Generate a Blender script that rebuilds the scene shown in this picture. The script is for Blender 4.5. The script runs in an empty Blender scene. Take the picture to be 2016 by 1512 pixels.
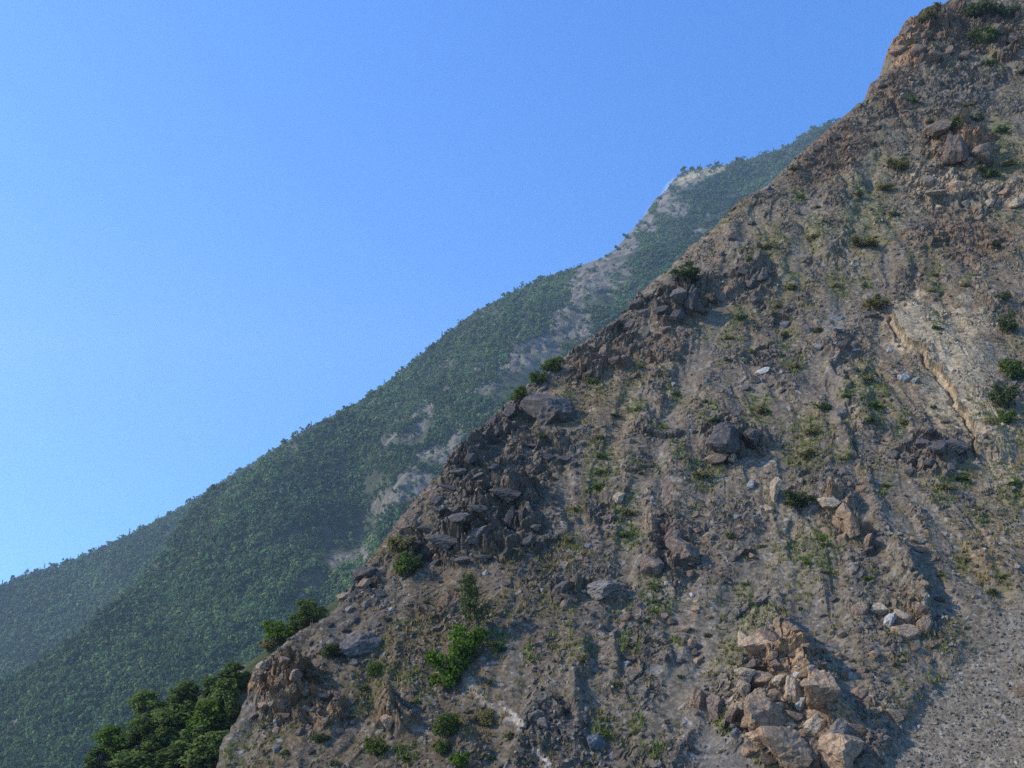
import bpy, math, random
import numpy as np
from mathutils import Vector

scene = bpy.context.scene
COL = scene.collection
R = math.radians

# ------------------------------------------------------------------ camera
FPX = 1978.0                       # focal length in photograph pixels (2016 wide)
PITCH = R(15.0)
cam_data = bpy.data.cameras.new("camera")
cam_data.sensor_width = 36.0
cam_data.lens = 36.0 * FPX / 2016.0
cam_data.clip_start = 0.1
cam_data.clip_end = 40000.0
cam = bpy.data.objects.new("camera", cam_data)
cam.rotation_euler = (R(90) + PITCH, 0, 0)
COL.objects.link(cam)
scene.camera = cam

# ------------------------------------------------------------------ sky, sun, exposure
SUN_AZ, SUN_EL = R(-100), R(36)
world = bpy.data.worlds.new("World")
scene.world = world
world.use_nodes = True
wn = world.node_tree
bg = wn.nodes["Background"]
sky = wn.nodes.new("ShaderNodeTexSky")
sky.sky_type = 'NISHITA'
sky.sun_disc = False
sky.sun_elevation = SUN_EL
sky.sun_rotation = SUN_AZ
sky.altitude = 600
sky.air_density = 1.0
sky.dust_density = 0.3
sky.ozone_density = 2.2
wtc = wn.nodes.new("ShaderNodeTexCoord")
wad = wn.nodes.new("ShaderNodeVectorMath"); wad.operation = 'ADD'; wad.inputs[1].default_value = (0, 0, 0.20)
wno = wn.nodes.new("ShaderNodeVectorMath"); wno.operation = 'NORMALIZE'
wn.links.new(wtc.outputs["Generated"], wad.inputs[0]); wn.links.new(wad.outputs[0], wno.inputs[0]); wn.links.new(wno.outputs[0], sky.inputs["Vector"])
hs = wn.nodes.new("ShaderNodeHueSaturation")
hs.inputs["Hue"].default_value = 0.510
hs.inputs["Saturation"].default_value = 1.32
hs.inputs["Value"].default_value = 1.6
wn.links.new(sky.outputs[0], hs.inputs["Color"])
wn.links.new(hs.outputs[0], bg.inputs["Color"])
bg.inputs["Strength"].default_value = 0.15
sun_d = bpy.data.lights.new("sun", 'SUN')
sun_d.energy = 3.3
sun_d.angle = R(0.8)
sun_d.color = (1.0, 0.93, 0.84)
sun = bpy.data.objects.new("sun", sun_d)
SUNV = Vector((math.sin(SUN_AZ) * math.cos(SUN_EL), math.cos(SUN_AZ) * math.cos(SUN_EL), math.sin(SUN_EL)))
sun.rotation_euler = SUNV.to_track_quat('Z', 'Y').to_euler()
sun.location = (-200, -100, 300)
COL.objects.link(sun)
vs = scene.view_settings
scene.display_settings.display_device = 'sRGB'
vs.view_transform = 'Standard'
vs.look = 'None'
vs.gamma = 1.0
vs.exposure = 0.68
try:
    vs.use_curve_mapping = False
except Exception:
    pass
scene.cycles.max_bounces = 5
scene.cycles.diffuse_bounces = 2
scene.cycles.volume_bounces = 0
scene.cycles.transparent_max_bounces = 8
scene.cycles.use_denoising = False

# ------------------------------------------------------------------ helpers
def tag(o, label=None, cat=None, group=None, kind=None):
    if label: o["label"] = label
    if cat: o["category"] = cat
    if group: o["group"] = group
    if kind: o["kind"] = kind
    return o

def empty(name, loc=(0, 0, 0), rot=(0, 0, 0), scale=(1, 1, 1)):
    o = bpy.data.objects.new(name, None)
    o.empty_display_size = 0.2
    o.location = loc; o.rotation_euler = rot; o.scale = scale
    COL.objects.link(o)
    return o

def link(name, mesh, parent=None):
    o = bpy.data.objects.new(name, mesh)
    COL.objects.link(o)
    o.parent = parent
    return o

def mesh_np(name, V, F, mat=None, col=None, smooth=False):
    """V (n,3); F (m,k) all faces of k corners; col (n,3) point colours"""
    V = np.ascontiguousarray(V, dtype=np.float32); F = np.ascontiguousarray(F, dtype=np.int32)
    me = bpy.data.meshes.new(name)
    n, (m, k) = len(V), F.shape
    me.vertices.add(n); me.vertices.foreach_set("co", V.ravel())
    me.loops.add(m * k); me.loops.foreach_set("vertex_index", F.ravel())
    me.polygons.add(m)
    me.polygons.foreach_set("loop_start", np.arange(0, m * k, k, dtype=np.int32))
    me.polygons.foreach_set("loop_total", np.full(m, k, dtype=np.int32))
    me.polygons.foreach_set("use_smooth", np.full(m, smooth, dtype=bool))
    if col is not None:
        a = me.attributes.new("Col", 'FLOAT_COLOR', 'POINT')
        c4 = np.ones((n, 4), dtype=np.float32); c4[:, :3] = col
        a.data.foreach_set("color", c4.ravel())
    me.update(calc_edges=True)
    if mat: me.materials.append(mat)
    return me

# -------- noise
def _h(ix, iy, seed):
    with np.errstate(over='ignore'):
        a = ix.astype(np.int64).astype(np.uint32) * np.uint32(374761393) + iy.astype(np.int64).astype(np.uint32) * np.uint32(668265263) + np.uint32((seed * 2246822519) & 0xffffffff)
        a = (a ^ (a >> np.uint32(13))) * np.uint32(1274126177)
        a = (a ^ (a >> np.uint32(16))) * np.uint32(2246822519)
        a = a ^ (a >> np.uint32(15))
    return (a >> np.uint32(8)).astype(np.float32) / np.float32(16777216.0)

def gnoise(x, y, seed=0):
    ix = np.floor(x); iy = np.floor(y); fx = (x - ix).astype(np.float32); fy = (y - iy).astype(np.float32)
    ux = fx * fx * fx * (fx * (fx * 6 - 15) + 10); uy = fy * fy * fy * (fy * (fy * 6 - 15) + 10)
    def g(dx, dy):
        a = _h(ix + dx, iy + dy, seed) * np.float32(6.2831853)
        return np.cos(a) * (fx - dx) + np.sin(a) * (fy - dy)
    n0 = g(0, 0); n0 = n0 + ux * (g(1, 0) - n0)
    n1 = g(0, 1); n1 = n1 + ux * (g(1, 1) - n1)
    return (n0 + uy * (n1 - n0)) * 1.5

def fbm(x, y, octv=4, seed=0, gain=0.5):
    r = 0; a = 1.0; t = 0
    for i in range(octv):
        r = r + a * gnoise(x, y, seed + i * 17); t += a
        x = x * 2.03 + 11.3; y = y * 2.03 - 7.1; a *= gain
    return r / t * 1.6

def facet(x, y, seed=0, tilt=0.8):
    """blocky broken rock: every cell a tilted plane at a height of its own"""
    ix = np.floor(x); iy = np.floor(y)
    best = np.full(x.shape, 9.0, np.float32); h = np.zeros(x.shape, np.float32); cid = np.zeros(x.shape, np.float32)
    second = np.full(x.shape, 9.0, np.float32)
    for dx in (-1, 0, 1):
        for dy in (-1, 0, 1):
            cx = ix + dx; cy = iy + dy
            px = cx + _h(cx, cy, seed); py = cy + _h(cx, cy, seed + 1)
            ex = x - px; ey = y - py
            d = ex * ex + ey * ey
            r = _h(cx, cy, seed + 2); a = r * 97.0
            hh = _h(cx, cy, seed + 3) - 0.5 + tilt * (np.cos(a) * ex + np.sin(a) * ey)
            m = d < best
            second = np.where(m, best, np.minimum(second, d))
            best = np.where(m, d, best); h = np.where(m, hh, h); cid = np.where(m, r, cid)
    edge = np.sqrt(second) - np.sqrt(best)
    return h.astype(np.float32), cid, edge.astype(np.float32)

def sstep(a, b, x):
    t = np.clip((x - a) / (b - a), 0, 1)
    return t * t * (3 - 2 * t)

# -------- pixel geometry (photograph pixels, 2016 x 1512)
CP, SP = math.cos(PITCH), math.sin(PITCH)
def ray(u, v):
    a = (np.asarray(u, np.float64) - 1008) / FPX; b = (756 - np.asarray(v, np.float64)) / FPX
    return np.stack([a, CP - b * SP, SP + b * CP], -1)

class Slope:
    """a tilted sheet of ground: az = uphill bearing, sl = inclination, d0 = distance at which it passes the eye's level"""
    def __init__(s, az, sl, d0):
        s.A, s.B, s.d0 = R(az), R(sl), d0
        A, B = s.A, s.B
        s.es = np.array([math.cos(A), -math.sin(A), 0.0])
        s.et = np.array([math.sin(A) * math.cos(B), math.cos(A) * math.cos(B), math.sin(B)])
        s.n = np.array([-math.sin(A) * math.sin(B), -math.cos(A) * math.sin(B), math.cos(B)])
        s.o = np.array([math.sin(A) * d0, math.cos(A) * d0, 0.0])
    def hit(s, u, v):
        d = ray(u, v)
        t = (s.o @ s.n) / (d @ s.n)
        return d * t[..., None]
    def st(s, u, v):
        p = s.hit(u, v) - s.o
        return p @ s.es, p @ s.et

class CurvedSlope(Slope):
    """the near hillside: a tilted sheet that steepens towards the summit"""
    d1, kk = 110.0, 0.0052
    def _dist(s, u, v):
        d = ray(u, v); m = math.tan(s.B)
        b = d[..., 0] * math.sin(s.A) + d[..., 1] * math.cos(s.A); a = d[..., 2]
        t = m * s.d0 / (m * b - a)
        # kk (b t - d1)^2 + m (b t - d0) - a t = 0 beyond d1
        qa = s.kk * b * b; qb = -2 * s.kk * s.d1 * b + m * b - a; qc = s.kk * s.d1 ** 2 - m * s.d0
        t2 = (-qb + np.sqrt(np.maximum(qb * qb - 4 * qa * qc, 0))) / (2 * qa)
        t = np.where((b * t > s.d1) | (t < 0), t2, t)
        return d * t[..., None], b * t
    def hit(s, u, v): return s._dist(u, v)[0]
    def st(s, u, v):
        p, dd = s._dist(u, v)
        g = np.linspace(0, 500, 4001); f = math.tan(s.B) + 2 * s.kk * np.maximum(g - s.d1, 0)
        T = np.concatenate([[0], np.cumsum(np.sqrt(1 + f[:-1] ** 2) * (g[1] - g[0]))])
        return (p - s.o) @ s.es, np.interp(dd, g, T) - np.interp(s.d0, g, T)
    def normal(s, u, v):
        dd = s._dist(u, v)[1]; f = math.tan(s.B) + 2 * s.kk * np.maximum(dd - s.d1, 0)
        q = 1 / np.sqrt(1 + f * f)
        return np.stack([-math.sin(s.A) * f * q, -math.cos(s.A) * f * q, q], -1)

def sil_fn(pts):
    pts = sorted((v, u) for u, v in pts)
    vv = np.array([p[0] for p in pts], float); uu = np.array([p[1] for p in pts], float)
    return lambda v: np.interp(v, vv, uu)

def ell(u, v, u0, v0, ru, rv, rot=0.0):
    c, s_ = math.cos(R(rot)), math.sin(R(rot))
    du, dv = u - u0, v - v0
    a = (du * c + dv * s_) / ru; b = (-du * s_ + dv * c) / rv
    return 1 - sstep(0.55, 1.25, np.sqrt(a * a + b * b))

def seg_dist(u, v, pts):
    """distance to a polyline (px), signed by side (+ = right of the way it runs), and position along it 0..1"""
    best = np.full(u.shape, 1e9); side = np.zeros(u.shape); along = np.zeros(u.shape)
    n = len(pts) - 1
    for i in range(n):
        (x0, y0), (x1, y1) = pts[i], pts[i + 1]
        dx, dy = x1 - x0, y1 - y0; L2 = dx * dx + dy * dy
        t = np.clip(((u - x0) * dx + (v - y0) * dy) / L2, 0, 1)
        ex, ey = u - x0 - t * dx, v - y0 - t * dy
        d = np.sqrt(ex * ex + ey * ey); m = d < best
        best = np.where(m, d, best)
        side = np.where(m, np.sign(-(dx * (v - y0) - dy * (u - x0))), side)   # image y points down
        along = np.where(m, (i + t) / n, along)
    return best, side, along

def grid_faces(nr, nc):
    i = np.arange(nr * nc, dtype=np.int32).reshape(nr, nc)
    return np.stack([i[:-1, :-1], i[1:, :-1], i[1:, 1:], i[:-1, 1:]], -1).reshape(-1, 4)

# ------------------------------------------------------------------ materials
def ground_mat(name, fine, bump_d, rough=0.95, contrast=0.5):
    m = bpy.data.materials.new(name); m.use_nodes = True
    nt = m.node_tree; N = nt.nodes; L = nt.links
    b = N["Principled BSDF"]; b.inputs["Roughness"].default_value = rough
    b.inputs["Specular IOR Level"].default_value = 0.2
    at = N.new("ShaderNodeAttribute"); at.attribute_name = "Col"
    tc = N.new("ShaderNodeTexCoord")
    n1 = N.new("ShaderNodeTexNoise"); n1.inputs["Scale"].default_value = fine; n1.inputs["Detail"].default_value = 6; n1.inputs["Roughness"].default_value = 0.7
    n2 = N.new("ShaderNodeTexVoronoi"); n2.inputs["Scale"].default_value = fine * 1.7
    L.new(tc.outputs["Object"], n1.inputs["Vector"]); L.new(tc.outputs["Object"], n2.inputs["Vector"])
    rp = N.new("ShaderNodeMapRange"); rp.inputs["From Min"].default_value = 0.25; rp.inputs["From Max"].default_value = 0.75
    rp.inputs["To Min"].default_value = 1 - contrast; rp.inputs["To Max"].default_value = 1 + contrast
    L.new(n1.outputs["Fac"], rp.inputs["Value"])
    r2 = N.new("ShaderNodeMapRange"); r2.inputs["To Min"].default_value = 1 - contrast * .7; r2.inputs["To Max"].default_value = 1 + contrast * .7
    sp = N.new("ShaderNodeSeparateColor"); L.new(n2.outputs["Color"], sp.inputs[0]); L.new(sp.outputs[0], r2.inputs["Value"])
    mu = N.new("ShaderNodeMath"); mu.operation = 'MULTIPLY'; L.new(rp.outputs[0], mu.inputs[0]); L.new(r2.outputs[0], mu.inputs[1])
    mx = N.new("ShaderNodeVectorMath"); mx.operation = 'SCALE'; L.new(at.outputs["Color"], mx.inputs[0]); L.new(mu.outputs[0], mx.inputs["Scale"])
    L.new(mx.outputs[0], b.inputs["Base Color"])
    bp = N.new("ShaderNodeBump"); bp.inputs["Strength"].default_value = 0.8; bp.inputs["Distance"].default_value = bump_d
    L.new(n1.outputs["Fac"], bp.inputs["Height"]); L.new(bp.outputs[0], b.inputs["Normal"])
    return m

def leaf_mat(name, rgb, trans=0.5):
    m = bpy.data.materials.new(name); m.use_nodes = True
    nt = m.node_tree; N = nt.nodes; L = nt.links
    N.remove(N["Principled BSDF"]); out = N["Material Output"]
    at = N.new("ShaderNodeAttribute"); at.attribute_name = "Col"
    mx = N.new("ShaderNodeMix"); mx.data_type = 'RGBA'; mx.blend_type = 'MULTIPLY'; mx.inputs["Factor"].default_value = 1
    mx.inputs["A"].default_value = (*rgb, 1); L.new(at.outputs["Color"], mx.inputs["B"])
    d = N.new("ShaderNodeBsdfDiffuse"); t = N.new("ShaderNodeBsdfTranslucent"); ms = N.new("ShaderNodeMixShader")
    ms.inputs[0].default_value = trans
    L.new(mx.outputs["Result"], d.inputs[0]); L.new(mx.outputs["Result"], t.inputs[0])
    L.new(d.outputs[0], ms.inputs[1]); L.new(t.outputs[0], ms.inputs[2]); L.new(ms.outputs[0], out.inputs[0])
    return m

def rock_mat(name, rgb, rgb2, scale=2.0):
    m = bpy.data.materials.new(name); m.use_nodes = True
    nt = m.node_tree; N = nt.nodes; L = nt.links
    b = N["Principled BSDF"]; b.inputs["Roughness"].default_value = 0.9; b.inputs["Specular IOR Level"].default_value = 0.25
    tc = N.new("ShaderNodeTexCoord"); oi = N.new("ShaderNodeObjectInfo")
    ad = N.new("ShaderNodeVectorMath"); ad.operation = 'ADD'
    L.new(tc.outputs["Object"], ad.inputs[0]); L.new(oi.outputs["Location"], ad.inputs[1])
    n1 = N.new("ShaderNodeTexNoise"); n1.inputs["Scale"].default_value = scale; n1.inputs["Detail"].default_value = 8; n1.inputs["Roughness"].default_value = 0.65
    n1.inputs["Distortion"].default_value = 0.4
    L.new(ad.outputs[0], n1.inputs["Vector"])
    cr = N.new("ShaderNodeValToRGB")
    cr.color_ramp.elements[0].position = 0.33; cr.color_ramp.elements[1].position = 0.68
    cr.color_ramp.elements[0].color = (*rgb2, 1); cr.color_ramp.elements[1].color = (*rgb, 1)
    L.new(n1.outputs["Fac"], cr.inputs[0])
    hv = N.new("ShaderNodeHueSaturation")
    mr = N.new("ShaderNodeMapRange"); mr.inputs["To Min"].default_value = 0.75; mr.inputs["To Max"].default_value = 1.25
    L.new(oi.outputs["Random"], mr.inputs["Value"]); L.new(mr.outputs[0], hv.inputs["Value"])
    L.new(cr.outputs[0], hv.inputs["Color"]); L.new(hv.outputs[0], b.inputs["Base Color"])
    bp = N.new("ShaderNodeBump"); bp.inputs["Strength"].default_value = 0.7; bp.inputs["Distance"].default_value = 0.12
    vo = N.new("ShaderNodeTexVoronoi"); vo.feature = 'DISTANCE_TO_EDGE'; vo.inputs["Scale"].default_value = scale * 1.3
    wr = N.new("ShaderNodeVectorMath"); wr.operation = 'MULTIPLY_ADD'; wr.inputs[1].default_value = (.5, .5, .5)
    L.new(n1.outputs["Color"], wr.inputs[0]); L.new(ad.outputs[0], wr.inputs[2]); L.new(wr.outputs[0], vo.inputs["Vector"])
    ck = N.new("ShaderNodeMapRange"); ck.inputs["From Max"].default_value = 0.07; L.new(vo.outputs["Distance"], ck.inputs["Value"])
    sm = N.new("ShaderNodeMath"); sm.operation = 'ADD'; L.new(n1.outputs["Fac"], sm.inputs[0]); L.new(ck.outputs[0], sm.inputs[1])
    L.new(sm.outputs[0], bp.inputs["Height"]); L.new(bp.outputs[0], b.inputs["Normal"])
    return m

def bark_mat(name, rgb):
    m = bpy.data.materials.new(name); m.use_nodes = True
    nt = m.node_tree; N = nt.nodes; L = nt.links
    b = N["Principled BSDF"]; b.inputs["Roughness"].default_value = 0.95
    n1 = N.new("ShaderNodeTexNoise"); n1.inputs["Scale"].default_value = 6
    cr = N.new("ShaderNodeValToRGB"); cr.color_ramp.elements[0].color = (*[c * .6 for c in rgb], 1); cr.color_ramp.elements[1].color = (*rgb, 1)
    L.new(n1.outputs["Fac"], cr.inputs[0]); L.new(cr.outputs[0], b.inputs["Base Color"])
    return m

M_SLOPE = ground_mat("scree_slope", 2.6, 0.10, contrast=0.38)
M_HILL = ground_mat("forest_floor", 0.06, 1.5, contrast=0.4)
M_STONE = ground_mat("loose_stone", 5.0, 0.05, contrast=0.3)
M_LEAF = {
    'bright': leaf_mat("bright_green_leaves", (0.105, 0.175, 0.026)),
    'green': leaf_mat("green_leaves", (0.105, 0.15, 0.04)),
    'dark': leaf_mat("dark_green_leaves", (0.095, 0.122, 0.048)),
    'olive': leaf_mat("olive_leaves", (0.205, 0.195, 0.080)),
    'thicket': leaf_mat("thicket_leaves", (0.138, 0.200, 0.054)),
    'deep': leaf_mat("deep_green_leaves", (0.092, 0.138, 0.038)),  # darker green foliage of the dark trees in the thicket
    'pine': leaf_mat("pine_needles", (0.088, 0.108, 0.036), 0.15),
}
M_FOREST = leaf_mat("forest_leaves", (1, 1, 1), 0.25)
M_GRASS = leaf_mat("grass_blades", (1, 1, 1), 0.3)
M_BARK = bark_mat("bark", (0.10, 0.075, 0.055))
M_ROCK = {
    'tan': rock_mat("tan_rock", (0.40, 0.268, 0.158), (0.21, 0.135, 0.078)),
    'pale': rock_mat("pale_rock", (0.45, 0.35, 0.225), (0.24, 0.17, 0.105)),
    'white': rock_mat("white_rock", (0.47, 0.43, 0.37), (0.3, 0.27, 0.225)),
    'brown': rock_mat("brown_rock", (0.22, 0.155, 0.108), (0.105, 0.075, 0.053)),
    'grey': rock_mat("grey_rock", (0.23, 0.195, 0.155), (0.13, 0.11, 0.09)),
    'dark': rock_mat("dark_rock", (0.140, 0.117, 0.098), (0.072, 0.060, 0.050)),
    'blue': rock_mat("blue_grey_rock", (0.21, 0.21, 0.2), (0.13, 0.13, 0.125)),
}

# ------------------------------------------------------------------ the near hillside
SL = CurvedSlope(10, 42, 80)
near_sil = sil_fn([(2060, -160), (1960, -60), (1868, 0), (1820, 20), (1795, 40), (1768, 70), (1752, 95), (1750, 115), (1757, 130), (1735, 145), (1712, 160),
    (1712, 185), (1690, 205), (1650, 240), (1605, 275), (1560, 320), (1510, 360), (1450, 400), (1400, 450), (1355, 490), (1320, 525),
    (1275, 560), (1235, 600), (1210, 620), (1160, 660), (1105, 700), (1075, 730), (1045, 755), (1005, 790), (965, 820), (945, 850),
    (910, 880), (890, 910), (845, 950), (800, 1000), (765, 1040), (735, 1080), (710, 1110), (690, 1140), (665, 1180), (640, 1205),
    (600, 1230), (555, 1260), (520, 1285), (498, 1300), (488, 1320), (490, 1350), (480, 1370), (460, 1400), (440, 1440), (425, 1480),
    (410, 1512), (330, 1700), (260, 1900)])
NR, NM, NC = 1080, 46, 1040
vrow = np.concatenate([np.linspace(-150, 0, 60)[:-1], np.linspace(0, 1530, NR - 100), np.linspace(1530, 1900, 42)[1:]])
NR = len(vrow)
tm = np.linspace(0, 1, NM, endpoint=False)
tcn = np.linspace(0, 1, NC)
us = (near_sil(vrow) + 8 * fbm(vrow / 42.0, vrow * 0, 3, 801) + 3 * fbm(vrow / 9.0, vrow * 0 + 3, 2, 802))[:, None]
U = np.concatenate([us - 90 * (1 - tm[None, :]) ** 1.6, us + (2170 - us) * tcn[None, :]], 1)
V = np.repeat(vrow[:, None], U.shape[1], 1)
P0 = SL.hit(U, V)
S_, T_ = SL.st(U, V)
S_ = S_.astype(np.float32); T_ = T_.astype(np.float32)
# irregular edges for every painted region
WU = U + 26 * fbm(S_ / 3.0, T_ / 3.0, 3, 5); WV = V + 26 * fbm(S_ / 3.0, T_ / 3.0, 3, 6)

crags = [  # u, v, ru, rv, rot, strength, colour
    (1870, 62, 135, 62, -10, 1.25, 'brown'), (1780, 85, 45, 60, 0, 1.0, 'ochre'), (1990, 70, 45, 50, 0, 1.0, 'brown'),
    (1890, 280, 80, 55, 30, 1.3, 'ochre'), (1835, 370, 75, 42, 10, 0.8, 'pale'), (1970, 385, 80, 32, 15, 0.8, 'pale'),
    (1340, 592, 85, 42, -20, 1.35, 'dbrown'), (1190, 700, 95, 38, -25, 1.1, 'brown'), (1480, 560, 60, 34, -10, 0.9, 'dark'),
    (975, 835, 52, 36, -35, 1.25, 'dark'), (905, 915, 70, 40, -40, 1.2, 'dark'), (985, 985, 100, 52, -10, 1.3, 'dark'),
    (905, 1062, 125, 46, -12, 1.3, 'dark'), (1060, 900, 90, 50, -20, 0.7, 'dark'), (1430, 865, 46, 44, 0, 1.2, 'dark'), (1485, 862, 26, 30, 0, .9, 'dark'),
    (1850, 890, 95, 40, -5, 0.9, 'dark'), (1320, 1075, 72, 60, 10, 1.0, 'brown'), (565, 1355, 92, 62, 15, 1.25, 'ochre'), (520, 1340, 36, 50, 0, 1.0, 'ochre'),
    (790, 1425, 34, 24, 0, 1.0, 'tan'), (1085, 1440, 62, 60, 20, 0.7, 'dgrey'), (1190, 1160, 50, 28, 0, 0.7, 'dark'), (1110, 1165, 34, 28, 0, .8, 'dark'),
    (1665, 1030, 70, 24, 50, 0.9, 'tan'), (1775, 1228, 75, 40, 10, 0.9, 'tan'), (1540, 1385, 115, 130, 0, 0.9, 'tan'), (1650, 1470, 60, 60, 0, .6, 'tan'),
    (715, 1140, 36, 22, -30, 1.0, 'dark'), (1560, 240, 120, 30, -35, 0.5, 'brown'), (1640, 300, 110, 60, -35, 0.5, 'brown'),
    (1230, 620, 90, 26, -38, 0.8, 'dark'), (1760, 190, 60, 60, 0, 0.7, 'brown'), (1880, 180, 90, 50, 0, 0.6, 'dgrey'), (1900, 470, 120, 60, 10, 0.45, 'brown'),
    (1510, 715, 45, 32, 0, 0.6, 'dark'), (1670, 690, 50, 30, 0, .5, 'dark'), (1180, 1000, 60, 25, 15, .7, 'dark'), (1480, 1190, 70, 25, -25, .6, 'dgrey'),
    (1700, 1120, 40, 60, 0, .5, 'dgrey'), (640, 1400, 60, 40, 20, 0.8, 'ochre'), (860, 1200, 60, 30, 0, 0.4, 'brown'), (1010, 760, 40, 30, 0, .5, 'brown'),
    (1290, 690, 60, 40, 0, .6, 'brown'), (1450, 380, 70, 30, -35, .4, 'brown'), (1590, 340, 40, 40, 0, .5, 'brown'), (1610, 1430, 40, 60, 0, .5, 'tan')]
PAL = {'ochre': (0.36, 0.235, 0.135), 'brown': (0.195, 0.140, 0.102), 'dbrown': (0.160, 0.120, 0.095), 'dark': (0.170, 0.145, 0.125), 'dgrey': (0.175, 0.163, 0.150),
       'tan': (0.345, 0.245, 0.155), 'pale': (0.36, 0.30, 0.225)}

talus_d, talus_s, _ = seg_dist(U, V, [(2120, 1060), (2016, 1165), (1930, 1250), (1850, 1340), (1760, 1440), (1725, 1512), (1690, 1640), (1600, 1900)])
TAL = sstep(-24, 20, np.where(talus_s < 0, talus_d, -talus_d) + 14 * fbm(S_ / 2, T_ / 2, 3, 31))
if TAL[-1, -1] < .5:
    TAL = 1 - TAL
FAN = ell(WU, WV, 1420, 1500, 75, 75, 0)
TAN = np.maximum.reduce([ell(WU, WV, 1835, 655, 95, 62, 20), ell(WU, WV, 1895, 760, 72, 110, -25), ell(WU, WV, 1955, 860, 52, 80, 0), ell(WU, WV, 1900, 640, 60, 40, 0), ell(WU, WV, 1800, 680, 40, 30, 0)])

C_AMP = np.zeros_like(S_); C_COL = np.zeros(S_.shape + (3,), np.float32); C_W = np.zeros_like(S_)
for (u0, v0, ru, rv, rot, st_, c) in crags:
    m = ell(WU, WV, u0, v0, ru, rv, rot).astype(np.float32)
    C_AMP = np.maximum(C_AMP, m * st_)
    C_COL += (m ** 2)[..., None] * np.array(PAL[c], np.float32); C_W += m ** 2
loose = sstep(0.15, 0.75, fbm(S_ / 9, T_ / 9, 4, 77)) * 0.5
C_AMP = np.maximum(C_AMP, loose * (1 - TAL) * (1 - FAN))
soft = (1 - 0.75 * TAL) * (1 - 0.6 * FAN)

SM = np.zeros_like(S_)
for pts, wd in [([(1640, 250), (1600, 400), (1560, 560), (1540, 700)], 26), ([(1660, 560), (1600, 760), (1560, 900), (1540, 1100)], 30), ([(1430, 550), (1390, 680), (1330, 800), (1260, 960), (1225, 1120), (1210, 1300)], 24),
        ([(1260, 720), (1215, 850), (1200, 970)], 18), ([(1650, 720), (1640, 800), (1665, 920), (1720, 1080), (1760, 1130)], 22), ([(1740, 900), (1765, 1000), (1800, 1100), (1880, 1230)], 30),
        ([(1540, 1010), (1480, 1120), (1390, 1280), (1300, 1400)], 44), ([(1560, 1150), (1640, 1280), (1690, 1420)], 34), ([(1240, 1290), (1300, 1380), (1360, 1450)], 34), ([(1480, 420), (1440, 520), (1400, 620)], 18),
        ([(1720, 260), (1690, 420), (1680, 540)], 30), ([(1960, 160), (1930, 230), (1960, 270)], 24), ([(1080, 860), (1110, 950), (1140, 1060)], 20), ([(640, 1225), (690, 1260), (640, 1290)], 22), ([(850, 1300), (930, 1400), (1000, 1500)], 26)]:
    dd_, _, aa_ = seg_dist(U + 12 * fbm(S_ / 2.5, T_ / 4, 3, 611), V, pts)
    SM = np.maximum(SM, ((1 - sstep(.35, 1.2, dd_ / wd)) * sstep(0, .12, aa_) * (1 - sstep(.88, 1, aa_))).astype(np.float32))
SM = np.maximum(SM, .85 * sstep(.15, .6, fbm(wS_ := S_ / 3.2 + .5 * fbm(S_ / 9, T_ / 14, 3, 12), T_ / 26, 3, 613))) * (1 - np.clip(C_AMP * 1.4, 0, 1) * .8)
H = np.zeros_like(S_)
SM = SM * (1 - TAL).astype(np.float32)
H -= 0.36 * SM
H += 1.1 * fbm(S_ / 24, T_ / 34, 3, 1) * soft
wS = S_ + 2.2 * fbm(S_ / 9, T_ / 14, 3, 12)
gul = np.abs(gnoise(wS / 5.2, T_ / 34, 3)); gul2 = np.abs(gnoise(wS / 2.1 + 5, T_ / 20, 4))
H += (1.15 * np.minimum(gul, .5) + 0.25 * np.minimum(gul2, .5)) * soft * (1 - .85 * TAL) * (0.15 + 1.0 * sstep(-.5, .6, fbm(S_ / 13, T_ / 22, 3, 9)))
H += 0.22 * fbm(S_ / 3.4, T_ / 4.2, 4, 21) * soft
# broken rock: facets along a tilted bedding
ca, sa = math.cos(R(28)), math.sin(R(28))
wx = S_ + 0.9 * fbm(S_ / 2.5, T_ / 2.5, 3, 41); wy = T_ + 0.9 * fbm(S_ / 2.5, T_ / 2.5, 3, 42)
bx = (wx * ca + wy * sa); by = (-wx * sa + wy * ca)
f1, id1, e1 = facet(bx / 4.0, by / 3.2, 50, 1.0)
f2, id2, e2 = facet(bx / 1.6, by / 1.3, 60, 1.1)
f3, id3, e3 = facet(bx / 0.62, by / 0.58, 70, 1.0)
f4, id4, e4 = facet(wx / 0.36, wy / 0.32, 80, 1.0)
lay = (by / 1.9 + .5 * fbm(bx / 6, by / 3, 3, 45)) % 1.0
lay2 = (by / .7 + .5 * fbm(bx / 3, by / 2, 3, 46)) % 1.0
LED = np.clip(C_AMP - .5, 0, 1) * 1.5 * (.55 + .45 * sstep(-.3, .4, fbm(S_ / 5, T_ / 5, 2, 47)))
H += LED * (0.75 * np.minimum(1 - lay, lay * 8) + 0.26 * np.minimum(1 - lay2, lay2 * 6))
H += C_AMP * (1.0 * f1 + 0.42 * f2 + 0.15 * f3)
crack = (1 - sstep(0.0, 0.10, e2)) * sstep(.3, .8, C_AMP)
H -= 0.22 * crack
stony = (0.25 + 0.75 * sstep(-.3, .5, fbm(S_ / 5, T_ / 7, 4, 91))) * (1 - .8 * SM)
H += (0.20 * f3 * np.clip(f3 + .6, 0, 2) + 0.085 * f4) * stony * (1 - .92 * TAL) * (1 - .6 * FAN)
H += 0.03 * f4 * TAL
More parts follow.
